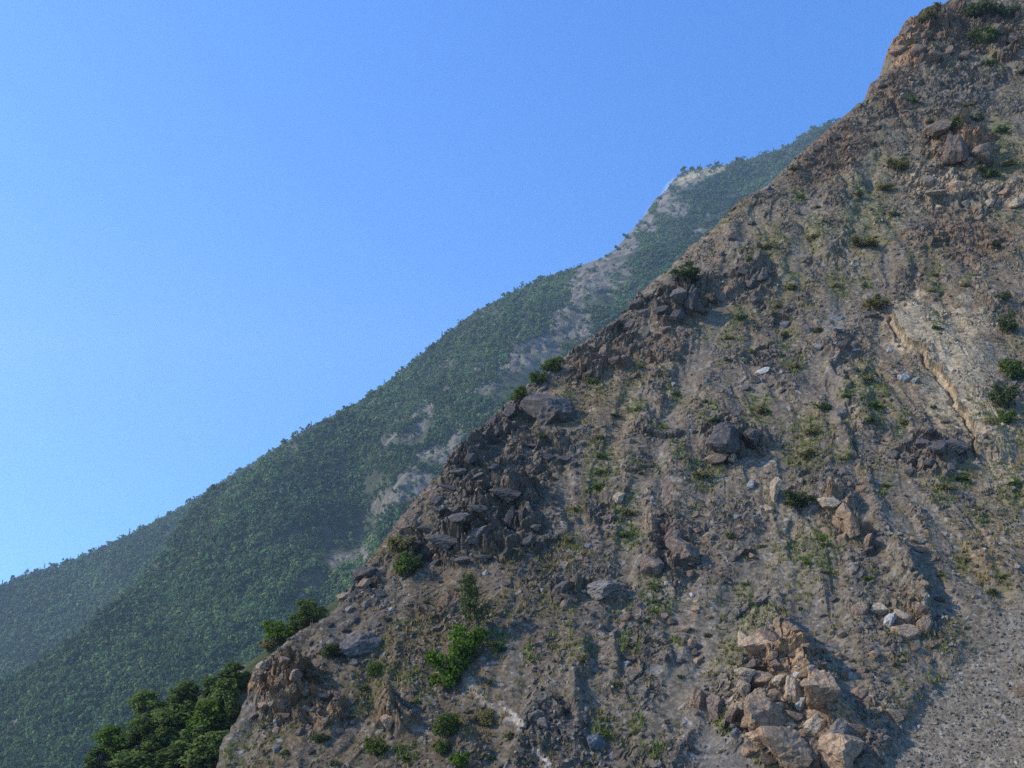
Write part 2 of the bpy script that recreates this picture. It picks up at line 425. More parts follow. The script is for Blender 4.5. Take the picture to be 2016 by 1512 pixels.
# hand-placed relief: ribs that throw the big shadows (polyline, height, gentle width px, steep width px, steep side +1 right / -1 left)
RN1 = fbm(S_ / .9, T_ / 1.2, 3, 551); RN2 = fbm(S_ / .9, T_ / 1.2, 3, 552)
def rib(pts, hgt, wl, wr, side=1, taper=True):
    global H
    d, s_, al = seg_dist(WU * .8 + U * .2 + 7 * RN1, WV * .8 + V * .2 + 7 * RN2, pts)
    steep = (s_ == side)
    prof = np.where(steep, 1 - sstep(0, wr, d), 1 - sstep(0, wl, d))
    if taper: prof = prof * sstep(0, .18, al) * (1 - sstep(.82, 1, al))
    H += (hgt * prof).astype(np.float32)
# seg_dist side: +1 means to the left of a line drawn downward in the picture -> use -1 for "right"
RIGHT = 1 if seg_dist(np.array([10.0]), np.array([5.0]), [(0, 0), (0, 10)])[1][0] > 0 else -1
rib([(1150, 1240), (1148, 1300), (1142, 1360), (1138, 1440)], .85, 70, 22, RIGHT)
rib([(1218, 1230), (1212, 1290), (1205, 1370)], 0.45, 45, 18, RIGHT)
rib([(1500, 1200), (1530, 1240), (1575, 1320), (1610, 1370), (1640, 1440)], 1.5, 60, 12, RIGHT)
rib([(1755, 1080), (1785, 1100), (1800, 1150), (1830, 1210)], 1.6, 55, 12, RIGHT)
rib([(1640, 960), (1670, 1010), (1700, 1060)], 1.0, 40, 10, RIGHT)
rib([(1005, 950), (1042, 990), (1050, 1030), (1010, 1050)], 1.4, 70, 12, RIGHT)
rib([(985, 1050), (940, 1075), (860, 1085)], 1.3, 50, 12, -RIGHT if False else RIGHT)
rib([(1350, 560), (1365, 600), (1355, 625)], 1.0, 35, 10, RIGHT)
rib([(1890, 250), (1915, 300), (1950, 320)], 1.8, 60, 14, RIGHT)
rib([(1865, 340), (1900, 380), (1940, 400)], 1.2, 60, 12, RIGHT)
rib([(1960, 60), (1975, 85), (1990, 95)], 1.8, 50, 14, RIGHT)
rib([(1440, 830), (1458, 860), (1452, 890)], 1.3, 45, 10, RIGHT)
rib([(545, 1300), (525, 1340), (530, 1365)], -1.6, 14, 26, RIGHT)
rib([(770, 1400), (785, 1415), (790, 1440)], 1.0, 30, 9, RIGHT)
rib([(1640, 620), (1650, 720), (1665, 840), (1690, 920)], .6, 40, 14, RIGHT)
rib([(1690, 700), (1700, 790), (1710, 860)], .5, 30, 12, RIGHT)
rib([(1560, 960), (1545, 1060), (1560, 1150)], .5, 50, 20, RIGHT)
rib([(1360, 640), (1300, 760), (1260, 860)], .6, 60, 25, RIGHT)
rib([(1700, 330), (1660, 430), (1640, 540)], .8, 70, 30, RIGHT)
rib([(1480, 500), (1500, 530), (1500, 590)], 1.0, 50, 16, RIGHT)
for pts, hg in [([(1985, 120), (1900, 135), (1830, 128), (1765, 118)], 1.5), ([(1960, 60), (1880, 72), (1800, 62)], 1.1), ([(1990, 150), (1900, 165), (1800, 160)], 1.0), ([(1940, 300), (1890, 322), (1850, 312)], 1.4),
        ([(1900, 400), (1850, 402), (1800, 395)], .9), ([(1995, 410), (1940, 408)], .8), ([(1060, 1078), (960, 1086), (850, 1100)], 1.5), ([(1040, 1000), (960, 1010), (900, 1020)], 1.2), ([(1010, 940), (940, 955), (880, 960)], .9),
        ([(1240, 715), (1180, 722), (1130, 735)], 1.0), ([(1390, 625), (1330, 630), (1280, 640)], 1.2), ([(960, 870), (930, 905), (890, 930)], .8), ([(640, 1345), (570, 1350), (500, 1345)], 1.0), ([(650, 1400), (580, 1405), (510, 1390)], .8),
        ([(1920, 893), (1860, 898), (1800, 900)], .8), ([(1890, 925), (1790, 930)], .6), ([(1540, 745), (1480, 748)], .6), ([(1700, 700), (1640, 705)], .5), ([(1380, 1100), (1320, 1112), (1270, 1110)], .9), ([(1460, 888), (1400, 890)], .7),
        ([(1240, 1172), (1160, 1176)], .6), ([(1980, 620), (1900, 560), (1830, 540)], .5), ([(1920, 470), (1850, 480), (1790, 470)], .6), ([(1700, 520), (1640, 530)], .4), ([(1120, 900), (1060, 915)], .6)]:
    rib(pts, hg * .75, 34, 8, RIGHT)
# the bare tan sheet stands proud, its left edge a small scarp facing the sun
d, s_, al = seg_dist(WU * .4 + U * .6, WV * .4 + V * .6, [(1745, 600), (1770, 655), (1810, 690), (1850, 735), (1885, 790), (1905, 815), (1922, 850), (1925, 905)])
sc = np.where(s_ == RIGHT, 1 - sstep(30, 150, d), 1 - sstep(0, 7, d)) * sstep(0, .08, al) * (1 - sstep(.92, 1, al))
H += (0.9 * sc).astype(np.float32)
H -= (0.7 * (s_ != RIGHT) * (1 - sstep(4, 12, d)) * sstep(0, .08, al) * (1 - sstep(.92, 1, al))).astype(np.float32)
H -= (TAN * 0.7 * (C_AMP * (1.0 * f1 + 0.42 * f2 + 0.15 * f3))).astype(np.float32)
# the mound under the tan boulder pile
H += (0.9 * ell(U, V, 1545, 1390, 130, 150, 0)).astype(np.float32)
H -= (0.5 * ell(U, V, 1890, 1400, 200, 150, 0)).astype(np.float32)
# overhanging nose of the summit crag
H += (1.6 * ell(U, V, 1815, 85, 70, 60, 0)).astype(np.float32)

# outside the crest the ground turns away and drops
outm = np.maximum(us - U, 0) / FPX * np.linalg.norm(P0, axis=-1)
inside = np.clip((U - us) / 40.0, 0, 1)
H = H * (0.55 + 0.45 * inside) - (0.35 * (1 - sstep(0, 26, U - us)) ** 2).astype(np.float32)
drop = np.sqrt((outm * 4.5) ** 2 + 0.3) - math.sqrt(0.3)
PN = P0 + SL.normal(U, V) * (H - drop)[..., None]

# colours of the ground
cn = fbm(S_ / 14, T_ / 22, 4, 101); cf = fbm(S_ / 2.2, T_ / 3.5, 4, 102); cst = fbm(wS / 1.1, T_ / 13, 4, 103)
def C(*c): return np.array(c, np.float32)
def mixc(a, b, m): return a + (b - a) * m[..., None]
base = mixc(np.broadcast_to(C(.190, .158, .118), S_.shape + (3,)), C(.225, .175, .120), sstep(-.4, .6, cn))
base = mixc(base, C(.205, .190, .165), 0.75 * sstep(-.1, .6, cst))
base = mixc(base, C(.150, .122, .090), 0.6 * sstep(.1, .7, fbm(wS / 1.9, T_ / 20, 4, 104)))
base = mixc(base, C(.235, .200, .155), 0.45 * sstep(.1, .8, cf))
base = mixc(base, C(.190, .165, .120), 0.5 * sstep(600, 300, V + 120 * cn))
base = mixc(base, C(.198, .186, .164), .7 * SM * (.7 + .3 * sstep(-.3, .3, cst)))
low = sstep(900, 1250, V + 160 * cn) * sstep(950, 1350, U + 100 * cf)
base = mixc(base, C(.195, .178, .148), 0.7 * low)
ochre = np.maximum.reduce([ell(WU, WV, 1180, 780, 75, 60, -20), ell(WU, WV, 1100, 1090, 90, 25, -10), ell(WU, WV, 1210, 880, 30, 100, 10) * .7, ell(WU, WV, 830, 1260, 70, 60, 0) * .8,
                           ell(WU, WV, 1420, 440, 60, 14, -40), ell(WU, WV, 1130, 770, 60, 30, 0), ell(WU, WV, 1960, 1080, 70, 80, 0) * .7, ell(WU, WV, 1600, 860, 60, 60, 0) * .6,
                           ell(WU, WV, 1500, 640, 60, 40, 0) * .5, ell(WU, WV, 950, 1420, 50, 60, 0) * .5, sstep(.35, .8, fbm(S_ / 6, T_ / 9, 4, 111)) * .6 * (1 - low)])
base = mixc(base, C(.245, .185, .098), 0.65 * ochre * (0.5 + 0.5 * sstep(-.3, .3, cf)))
spots = """1557 563 16 o;1455 623 15 g;1544 656 14 o;1614 646 9 d;1846 643 11 g;1978 583 15 d;1836 570 11 o;1951 828 14 o;1561 719 14 o;1670 778 13 g;1620 798 18 d;
1723 795 19 g;1713 825 13 g;1707 742 17 o;1498 808 16 o;1402 825 14 g;1594 848 20 o;1587 891 22 o;1385 931 22 o;1895 940 15 g;1862 957 16 o;1743 954 10 g;1998 950 13 g;1432 706 11 d;1435 663 12 o;
1328 773 12 g;1388 789 9 d;1494 803 17 o;1183 895 15 g;1186 927 18 g;1180 955 18 g;1213 816 12 d;1180 859 12 d;1236 1005 19 o;1234 1051 16 g;1441 1054 12 d;1500 1074 11 d;1623 1071 13 d;
1590 1107 12 b;1626 1125 9 g;1712 1137 11 b;1289 1154 13 g;1292 1182 12 g;1481 1187 9 g;1620 1060 10 b;1763 1307 11 d;1438 1050 11 d;1468 1148 9 g;1390 1250 9 d;1435 1432 13 g;1975 1134 9 g;
976 1267 14 g;1188 1442 14 g;1148 1293 15 o;1214 1346 15 d;1244 1267 12 o;1002 1446 15 d;1158 1502 13 d;1274 1220 9 d;1393 1247 8 d;718 1353 13 d;761 1217 11 d;840 1184 10 d;847 1293 13 d;986 1277 13 d;
685 1108 12 o;1167 748 15 g;1253 804 13 g;1114 797 12 b;1067 856 14 d;1796 195 15 g;1951 122 14 g;1968 255 16 g;1951 341 17 g;1760 420 13 d;1564 331 13 d;1607 407 10 d;1577 387 10 g;1604 463 16 o;
1958 480 15 d;1415 428 13 g;1392 447 14 d;2010 142 11 d;1925 232 14 d;1988 321 15 o;1477 508 10 g;1516 481 18 o;1341 495 14 d;1559 564 14 o;1609 650 12 d;1930 330 12 o;1905 205 12 o;1830 240 10 d;
1690 380 12 o;1650 560 13 o;1700 560 9 o;1840 540 10 o;1900 560 10 o;1530 600 12 o;1480 690 10 o;1260 720 10 g;1300 840 9 o;1340 900 10 o;1260 930 9 d;1660 900 12 o;1780 830 12 o;1840 800 8 d;
1090 940 9 d;1130 1000 10 o;1010 1105 9 o;1120 1060 12 o;900 1160 9 d;1060 1120 8 o;960 1340 10 d;1050 1300 8 o;1110 1400 8 d;1320 1260 9 o;1340 1330 8 d;1680 1300 8 d;1850 1130 9 o;1900 1100 9 o;1930 1000 10 o;
620 1330 9 d;690 1410 11 d;660 1500 13 d;560 1480 12 d;820 1380 11 d;800 1490 14 g;970 1490 12 d;1040 1500 11 d;1250 1440 9 o;1290 1490 10 o;520 1430 9 d""".replace("\n", "").split(";")
HALO = np.zeros_like(S_)
for sp in spots:
    u_, v_, r_, c_ = sp.split(); u_, v_, r_ = float(u_), float(v_), float(r_)
    if c_ in 'ogb':
        i0, i1 = np.searchsorted(vrow, [v_ - 5 * r_, v_ + 5 * r_])
        HALO[i0:i1] = np.maximum(HALO[i0:i1], ell(WU[i0:i1] * .6 + U[i0:i1] * .4, WV[i0:i1] * .6 + V[i0:i1] * .4, u_, v_, r_ * 1.9, r_ * 2.0) * .95)
grass = np.maximum.reduce([ell(WU, WV, 1185, 930, 22, 70, 8), ell(WU, WV, 1236, 1030, 20, 50, 5), ell(WU, WV, 1960, 300, 70, 50, 10), ell(WU, WV, 1710, 430, 60, 90, 10) * .8, ell(WU, WV, 1530, 500, 60, 40, 0) * .6,
                           ell(WU, WV, 1600, 880, 70, 90, 10) * .5, ell(WU, WV, 1840, 200, 70, 40, 0) * .5, ell(WU, WV, 1600, 1100, 70, 70, 0) * .5, ell(WU, WV, 1715, 780, 25, 90, 0) * .7,
                           ell(WU, WV, 1990, 900, 60, 120, 0) * .5, sstep(.1, .8, fbm(S_ / 7, T_ / 10, 4, 121)) * .65, HALO])
grass = grass * (1 - TAL) * (1 - FAN) * sstep(.9, .3, C_AMP)
base = mixc(base, C(.150, .160, .055), 0.7 * grass * (0.4 + 0.6 * sstep(-.3, .4, fbm(S_ / 1.2, T_ / 1.6, 3, 131))))
cw = np.clip(C_W, 0, 1); cc = C_COL / np.maximum(C_W, 1e-4)[..., None]
base = mixc(base, cc, 0.85 * cw)
base = mixc(base, C(.110, .095, .086), 0.5 * np.clip(loose * 2, 0, 1) * (1 - cw))
base = mixc(base, C(.43, .365, .262), 0.95 * TAN * (0.65 + .35 * sstep(-.4, .3, cf)))
base = mixc(base, C(.44, .36, .22), 0.4 * (1 - sstep(1, 4, d)) * sstep(.05, .15, al) * (1 - sstep(.9, 1, al)))  # sunlit lip of the tan sheet, painted yellow along its edge
CHAR = np.maximum.reduce([ell(WU, WV, *a[:5]) * a[5] for a in [(960, 1000, 150, 140, -20, .8), (1000, 870, 110, 60, -40, .8), (1320, 610, 160, 60, -30, .75), (1480, 800, 120, 60, 0, .35),
    (1850, 890, 130, 60, 0, .6), (1430, 870, 80, 60, 0, .6), (690, 1210, 90, 45, -40, .7), (1090, 1440, 90, 80, 0, .55), (1180, 700, 140, 60, -30, .5), (1480, 560, 100, 50, 0, .5), (1150, 1170, 120, 50, 0, .5),
    (1880, 170, 120, 60, 0, .35), (1700, 1130, 70, 90, 0, .4), (1560, 1170, 110, 60, 0, .35), (1230, 1060, 260, 240, 0, .5), (1480, 760, 240, 170, 0, .4), (1700, 950, 160, 140, 0, .4)]])
base = mixc(base, C(.165, .143, .122), CHAR * (.6 + .4 * sstep(-.4, .3, cf)))
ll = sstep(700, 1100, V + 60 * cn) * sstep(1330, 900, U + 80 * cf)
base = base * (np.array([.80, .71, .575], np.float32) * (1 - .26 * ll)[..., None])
base = mixc(base, C(.188, .152, .102), TAL); base = mixc(base, C(.155, .132, .102), 0.8 * FAN)
vd, vs_, va = seg_dist(WU * .3 + U * .7, WV * .3 + V * .7, [(985, 1395), (1010, 1420), (1035, 1455), (1075, 1512), (1090, 1560)])
base = mixc(base, C(.42, .35, .26), 0.75 * (1 - sstep(3, 9, vd)) * sstep(-.2, .3, cf + .3))
vd2, _, _ = seg_dist(U, V, [(905, 1325), (935, 1365), (1000, 1430)])
base = mixc(base, C(.33, .27, .20), 0.4 * (1 - sstep(4, 14, vd2)))
stonec = (id3 - .5) * .5 * stony * (1 - .4 * TAL) + (id4 - .5) * .45
base = base * (1 + stonec)[..., None]
base = mixc(base, C(.30, .29, .275), (0.28 * (id4 > .93) * (1 - cw)).astype(np.float32))
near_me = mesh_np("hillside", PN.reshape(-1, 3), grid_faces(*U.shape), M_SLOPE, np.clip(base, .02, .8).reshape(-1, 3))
hillside = link("hillside", near_me)
tag(hillside, "steep bare brown and grey scree hillside rising to the right", "hillside", kind='structure')

# ------------------------------------------------------------------ far hills
def far_hill(name, SLP, sil, vr, nr, umax, nc, margin, hfun, cfun, back):
    v_ = np.linspace(vr[0], vr[1], nr); us_ = sil(v_)[:, None]
    a = np.linspace(0, 1, 14, endpoint=False)
    U_ = np.concatenate([us_ - margin * (1 - a[None, :]) ** 1.5, us_ + (umax - us_) * np.linspace(0, 1, nc)[None, :]], 1)
    V_ = np.repeat(v_[:, None], U_.shape[1], 1)
    P = SLP.hit(U_, V_); s_, t_ = SLP.st(U_, V_)
    h = hfun(U_, V_, s_, t_)
    om = np.maximum(us_ - U_, 0) / FPX * np.linalg.norm(P, axis=-1)
    h = h * np.clip((U_ - us_) / 80, 0.15, 1) - back * om
    me = mesh_np(name, (P + SLP.n * h[..., None]).reshape(-1, 3), grid_faces(*U_.shape), M_HILL, cfun(U_, V_, s_, t_).reshape(-1, 3), smooth=True)
    return link(name, me)

SB = Slope(25, 42, 700)
silB = sil_fn([(1740, 225), (1640, 238), (1600, 250), (1560, 282), (1520, 300), (1440, 322), (1390, 331), (1345, 338), (1325, 358), (1312, 378), (1292, 396), (1272, 428),
    (1242, 458), (1212, 492), (1190, 509), (1130, 529), (1060, 552), (1000, 579), (940, 614), (870, 665), (800, 724), (735, 775), (690, 805),
    (620, 839), (530, 894), (490, 935), (410, 966), (380, 1002), (320, 1085), (240, 1175), (140, 1262), (30, 1335), (-120, 1410), (-400, 1560), (-600, 1700)])
rocks_b = [(1180, 545, 50, 130, 30), (1125, 640, 46, 64, 35), (1080, 690, 40, 60, 40), (1215, 480, 26, 30, 20), (1030, 735, 30, 90, 40), (965, 800, 30, 40, 30), (880, 890, 60, 30, -25), (800, 860, 60, 12, -25), (845, 830, 40, 14, -20),
           (740, 945, 35, 14, -10), (790, 975, 60, 30, -10), (720, 1020, 40, 60, 30), (590, 1050, 50, 12, -15), (620, 1140, 50, 30, 10), (650, 1080, 25, 40, 0), (600, 1190, 30, 14, 0), (680, 1085, 40, 50, 30),
           (1380, 345, 55, 16, -18), (1300, 395, 18, 26, 35), (1390, 430, 30, 16, -20), (1270, 445, 30, 18, 20), (1330, 400, 22, 14, 0), (1300, 420, 20, 10, 0), (1480, 310, 40, 8, -15),
           (1240, 490, 30, 20, 0), (870, 720, 12, 7, -30), (940, 690, 12, 5, -30), (1040, 625, 10, 6, 0), (255, 1215, 6, 14, 0), (252, 1255, 12, 7, 30), (262, 1290, 6, 14, 0),
           (120, 1415, 14, 12, 0), (30, 1432, 8, 6, 0), (360, 1070, 6, 6, 0), (640, 1235, 40, 30, 20)]
def bareB(U_, V_, s_, t_):
    wu = U_ + 30 * fbm(s_ / 60, t_ / 60, 3, 201); wv = V_ + 30 * fbm(s_ / 60, t_ / 60, 3, 202)
    return np.maximum.reduce([ell(wu, wv, *a) for a in rocks_b]) * (0.55 + 0.45 * sstep(-.5, .2, fbm(s_ / 22, t_ / 22, 4, 240)))
def hB(U_, V_, s_, t_):
    h = 34 * fbm(s_ / 380, t_ / 520, 3, 211) + 15 * fbm(s_ / 110, t_ / 160, 3, 212)
    dd, ss, al_ = seg_dist(U_, V_, [(1320, 370), (1215, 500), (1130, 620), (1040, 720), (960, 800), (880, 890), (780, 990), (700, 1090)])
    h = h + 16 * np.exp(-(dd / 60) ** 2)
    b = bareB(U_, V_, s_, t_)
    fa, _, _ = facet(s_ / 26, t_ / 18, 220, 1.0); fb, _, _ = facet(s_ / 10, t_ / 8, 230, 1.0)
    h = h + b * (5 * fa + 3.0 * fb)
    dd, ss, al_ = seg_dist(U_, V_, [(700, 960), (670, 1060), (640, 1160), (620, 1280)])
    return h - 40 * np.exp(-(dd / 60) ** 2)
def cB(U_, V_, s_, t_):
    b = bareB(U_, V_, s_, t_)
    c = mixc(np.broadcast_to(C(.062, .066, .034), U_.shape + (3,)), C(.10, .085, .05), sstep(0, .8, fbm(s_ / 50, t_ / 50, 3, 241)) * .6)
    c = mixc(c, mixc(np.broadcast_to(C(.160, .138, .100), U_.shape + (3,)), C(.120, .106, .078), sstep(-.3, .5, fbm(s_ / 18, t_ / 14, 4, 242))), sstep(.15, .6, b))
    return mixc(c, C(.26, .225, .12), ell(U_, V_, 1380, 345, 60, 18, -18) * .8)
hillB = far_hill("far_hill", SB, silB, (150, 1700), 760, 1900, 760, 160, hB, cB, 2.5)
tag(hillB, "wooded mountainside with bare tan rock ribs behind the scree slope", "mountain", kind='structure')

SA = Slope(25, 42, 1050)
silA = sil_fn([(560, 880), (470, 930), (400, 978), (330, 1015), (270, 1048), (200, 1081), (100, 1121), (40, 1138), (0, 1158), (-200, 1230), (-500, 1400), (-700, 1700)])
def hA(U_, V_, s_, t_):
    h = 30 * fbm(s_ / 500, t_ / 900, 3, 311) + 14 * fbm(s_ / 200, t_ / 320, 3, 312)
    dd, ss, al_ = seg_dist(U_, V_, [(150, 1160), (90, 1280), (30, 1420)])
    return h - 22 * np.exp(-(dd / 50) ** 2)
def cA(U_, V_, s_, t_):
    return mixc(np.broadcast_to(C(.060, .064, .036), U_.shape + (3,)), C(.10, .085, .05), sstep(0, .8, fbm(s_ / 70, t_ / 70, 3, 341)) * .6)
hillA = far_hill("far_hill", SA, silA, (880, 1700), 200, 760, 200, 160, hA, cA, 2.5)
tag(hillA, "paler hazy wooded hill farthest to the left under the sky", "mountain", kind='structure')

# low shoulder behind the foot of the scree, carrying the nearest trees
SC = Slope(10, 42, 112)
silC = sil_fn([(760, 1090), (705, 1140), (655, 1185), (600, 1222), (520, 1282), (440, 1335), (350, 1385), (260, 1445), (170, 1520), (20, 1680)])
def hC(U_, V_, s_, t_): return 1.2 * fbm(s_ / 14, t_ / 14, 4, 411)
def cC(U_, V_, s_, t_):
    c = mixc(np.broadcast_to(C(.075, .085, .035), U_.shape + (3,)), C(.15, .125, .07), sstep(.1, .7, fbm(s_ / 5, t_ / 5, 4, 441)))
    return mixc(c, C(.30, .23, .15), ell(U_, V_, 455, 1322, 30, 14, -30))
shoulder = far_hill("hill_shoulder", SC, silC, (1092, 1680), 160, 900, 160, 120, hC, cC, 4.0)
shoulder.data.materials[0] = M_SLOPE
tag(shoulder, "low bushy shoulder of ground behind the foot of the scree slope", "hillside", kind='structure')

# valley floor and the terrace the camera stands on
gx = np.concatenate([np.linspace(-3000, -120, 25)[:-1], np.linspace(-120, 120, 40), np.linspace(120, 3000, 25)[1:]])
gy = np.concatenate([np.linspace(-1500, -120, 16)[:-1], np.linspace(-120, 120, 40), np.linspace(120, 3600, 30)[1:]])
GX, GY = np.meshgrid(gx, gy)
GR = np.sqrt(GX ** 2 + np.maximum(GY, 0) ** 2)
GZ = np.maximum(-1.7 - 0.45 * np.maximum(GR - 5, 0), -330) + 0.2 * fbm(GX / 7, GY / 7, 3, 500)
gc = mixc(np.broadcast_to(C(.16, .14, .11), GX.shape + (3,)), C(.08, .09, .04), sstep(-.2, .5, fbm(GX / 30, GY / 30, 3, 501)))
ground = link("ground", mesh_np("ground", np.stack([GX, GY, GZ], -1).reshape(-1, 3), grid_faces(*GX.shape), M_SLOPE, gc.reshape(-1, 3), True))
tag(ground, "valley ground falling away below the viewpoint", "ground", kind='structure')

bpy.context.view_layer.update()

def cast(o, u, v):
    d = ray(np.array(float(u)), np.array(float(v))); d = Vector(d) .normalized()
    ok, loc, nor, _ = o.ray_cast(Vector((0, 0, 0)), d)
    return (loc, nor, d) if ok else (None, None, d)

# ------------------------------------------------------------------ vegetation meshes
rng = np.random.default_rng(7)
def rand_dirs(n):
    d = rng.normal(size=(n, 3)); return d / np.linalg.norm(d, axis=1)[:, None]

def quads(cen, nor, size, asp=1.0):
    n = len(cen)
    r = rand_dirs(n)
    a = np.cross(nor, r); a /= np.linalg.norm(a, axis=1)[:, None] + 1e-9
    b = np.cross(nor, a); b /= np.linalg.norm(b, axis=1)[:, None] + 1e-9
    s = (size * rng.uniform(.6, 1.3, n))[:, None]
    V = np.stack([cen - a * s, cen - b * s * asp * .6, cen + a * s, cen + b * s * asp * .6], 1)
    return V.reshape(-1, 3), np.arange(n * 4).reshape(n, 4)

def leaf_cols(n, k=4, spread=.35, yellow=.15):
    v = rng.uniform(1 - spread, 1 + spread, n); y = rng.uniform(0, yellow, n)
    c = np.stack([v * (1 + 2 * y), v * (1 + .6 * y), v], 1)
    return np.repeat(c, k, 0)

def leaf_cloud(clumps, n, leaf):
    """leaves scattered through the shell of several clumps"""
    w = np.array([c[3] ** 2 for c in clumps]); w /= w.sum()
    idx = rng.choice(len(clumps), n, p=w)
    c = np.array([k[:3] for k in clumps])[idx]; r = np.array([k[3] for k in clumps])[idx]
    d = rand_dirs(n); rad = r * rng.uniform(.35, 1.22, n)
    cen = c + d * rad[:, None]
    nor = d + .75 * rand_dirs(n) + np.array([0, 0, .25]); nor /= np.linalg.norm(nor, axis=1)[:, None]
    return quads(cen, nor, leaf)

def tube(pts, radii, k=6):
    pts = np.array(pts, float); n = len(pts)
    V = []
    for i in range(n):
        t = pts[min(i + 1, n - 1)] - pts[max(i - 1, 0)]; t /= np.linalg.norm(t) + 1e-9
        a = np.cross(t, [0.3, 1, 0.2]); a /= np.linalg.norm(a); b = np.cross(t, a)
        for j in range(k):
            q = 2 * math.pi * j / k
            V.append(pts[i] + radii[i] * (math.cos(q) * a + math.sin(q) * b))
    F = [[i * k + j, i * k + (j + 1) % k, (i + 1) * k + (j + 1) % k, (i + 1) * k + j] for i in range(n - 1) for j in range(k)]
    return np.array(V), np.array(F)

def join(parts):
    V, F, o = [], [], 0
    for v, f in parts:
        V.append(v); F.append(f + o); o += len(v)
    return np.concatenate(V), np.concatenate(F)

def bush_variant(i, n, leaf, flat=1.0):
    clumps = [(0, 0, .75, .62)]
    for k in range(14):
        a = rng.uniform(0, 6.28); q = rng.uniform(.35, .82)
        clumps.append((q * math.cos(a), q * math.sin(a), rng.uniform(.35, 1.45) * flat, rng.uniform(.16, .36)))
    V, F = leaf_cloud(clumps, n, leaf)
    V[:, 2] = np.maximum(V[:, 2], 0.02)
    parts = []
    for c in clumps[:6]:
        e = np.array(c[:3]); parts.append(tube([(0, 0, -.25), e * .4 + [0, 0, .1], e], [.06, .04, .015], 5))
    sv, sf = join(parts)
    return (V, F, leaf_cols(n)), mesh_np("bush_stem", sv, sf, M_BARK)

def tree_variant(n, leaf, spread=.62):
    clumps = []; parts = [tube([(0, 0, -.25), (.02, .01, .35), (-.02, .03, .8), (.03, 0, 1.4)], [.085, .07, .05, .02], 7)]
    for k in range(22):
        a = rng.uniform(0, 6.28); z = rng.uniform(.35, 1.8); q = spread * math.sqrt(max(.05, 1 - ((z - 1.0) / .95) ** 2)) * rng.uniform(.4, 1)
        c = (q * math.cos(a), q * math.sin(a), z, rng.uniform(.15, .34)); clumps.append(c)
        z0 = max(.3, z - .45); parts.append(tube([(0, 0, z0), (c[0] * .5, c[1] * .5, z0 + .22), c[:3]], [.035, .025, .01], 5))
    V, F = leaf_cloud(clumps, n, leaf)
    tv, tf = join(parts)
    return (V, F, leaf_cols(n)), mesh_np("trunk", tv, tf, M_BARK)

def finish(variant, matkey, name):
    (V, F, c), stem = variant
    return mesh_np(name, V, F, M_LEAF[matkey], c), stem

_cache = {}
BUSHES = [bush_variant(i, 1700, .095) for i in range(5)]
SMALL = [bush_variant(i, 300, .17, .8) for i in range(5)]
TREES = [tree_variant(2600, .085) for i in range(5)]
def veg_mesh(kind, i, mat):
    key = (kind, i, mat)
    if key not in _cache:
        _cache[key] = finish({'bush': BUSHES, 'small': SMALL, 'tree': TREES}[kind][i], mat, {'bush': 'foliage', 'small': 'foliage', 'tree': 'crown'}[kind])
    return _cache[key]

# ------------------------------------------------------------------ landmarks and labels
LANDMARKS = [((1080, 812), "the round dark knob on the crest"), ((925, 1200), "the small pine"), ((712, 1273), "the lone grey boulder near the lower crest"),
    ((930, 1052), "the dark overhanging ledges"), ((1318, 1080), "the brown boulder cluster"), ((1522, 972), "the pale upright slab"), ((1540, 1385), "the tan boulder pile"),
    ((1430, 862), "the dark notched outcrop"), ((1786, 747), "the pair of white slabs"), ((1860, 700), "the bare tan rock sheet"), ((1668, 1025), "the slanting tan rock rib"),
    ((1775, 1222), "the pale blocks above the gravel"), ((560, 1355), "the crumbling ochre bluff"), ((1860, 75), "the brown summit crag"), ((1888, 292), "the brown rock teeth"),
    ((1355, 537), "the dark bush on the crest"), ((1340, 600), "the dark rock columns under the crest"), ((1145, 1340), "the shadowed earth rib"), ((1195, 1161), "the low grey boulder"),
    ((797, 1090), "the tall two-tone bush"), ((880, 1330), "the bright green bush pair"), ((1845, 885), "the jointed grey ledge"), ((1640, 240), "the notch where crest meets forest"),
    ((1030, 1450), "the white rock vein"), ((1420, 1480), "the smooth grey fan"), ((1840, 370), "the pale layered band"), ((1500, 735), "the white stone on dark rubble"),
    ((1190, 930), "the grassy gully"), ((1955, 1166), "the round shrub at the gravel edge")]
_used = set()
def where(u, v, skip=None):
    cand = sorted(((math.hypot(u - a, v - b), a, b, ph) for (a, b), ph in LANDMARKS if ph != skip))
    for dst, a, b, ph in cand[:14]:
        du, dv = u - a, v - b
        if dst < 26: dirs = ["right at", "against"]
        else:
            ang = math.degrees(math.atan2(-dv, du)) % 360
            dirs = [["right of", "up right of", "above", "up left of", "left of", "down left of", "below", "down right of"][int(((ang + 22.5) % 360) // 45)]]
        for d_ in dirs:
            d_ = ("far " if dst > 190 else "just " if dst < 75 and dst >= 26 else "") + d_
            yield d_ + " " + ph
def unique_label(first, u, v, skip=None, kind=''):
    for w in where(u, v, skip):
        key = (kind, w)
        if key not in _used:
            _used.add(key); return first + " " + w
    return first + " on the open scree"

# ------------------------------------------------------------------ shrubs and trees on the near slope
def plant(kind, name, cat, label, u, v, w, h, mat, group=None, on=None, part="foliage", stem="stem", lean=None):
    """u, v, w, h: centre and half size in photograph pixels"""
    on = on or hillside
    loc, nor, d = cast(on, u, v + h * .75)
    if loc is None: return None
    k = loc.length / FPX
    i = int(rng.integers(0, 5))
    fm, sm = veg_mesh(kind, i, mat)
    r = empty(name, loc - Vector((0, 0, .05)), (0, 0, rng.uniform(0, 6.28)), (w * k, w * k, h * k * .95))
    if lean: r.rotation_euler = (lean[0], lean[1], 0)
    tag(r, label, cat, group)
    link(part, fm, r); link(stem, sm, r)
    return r

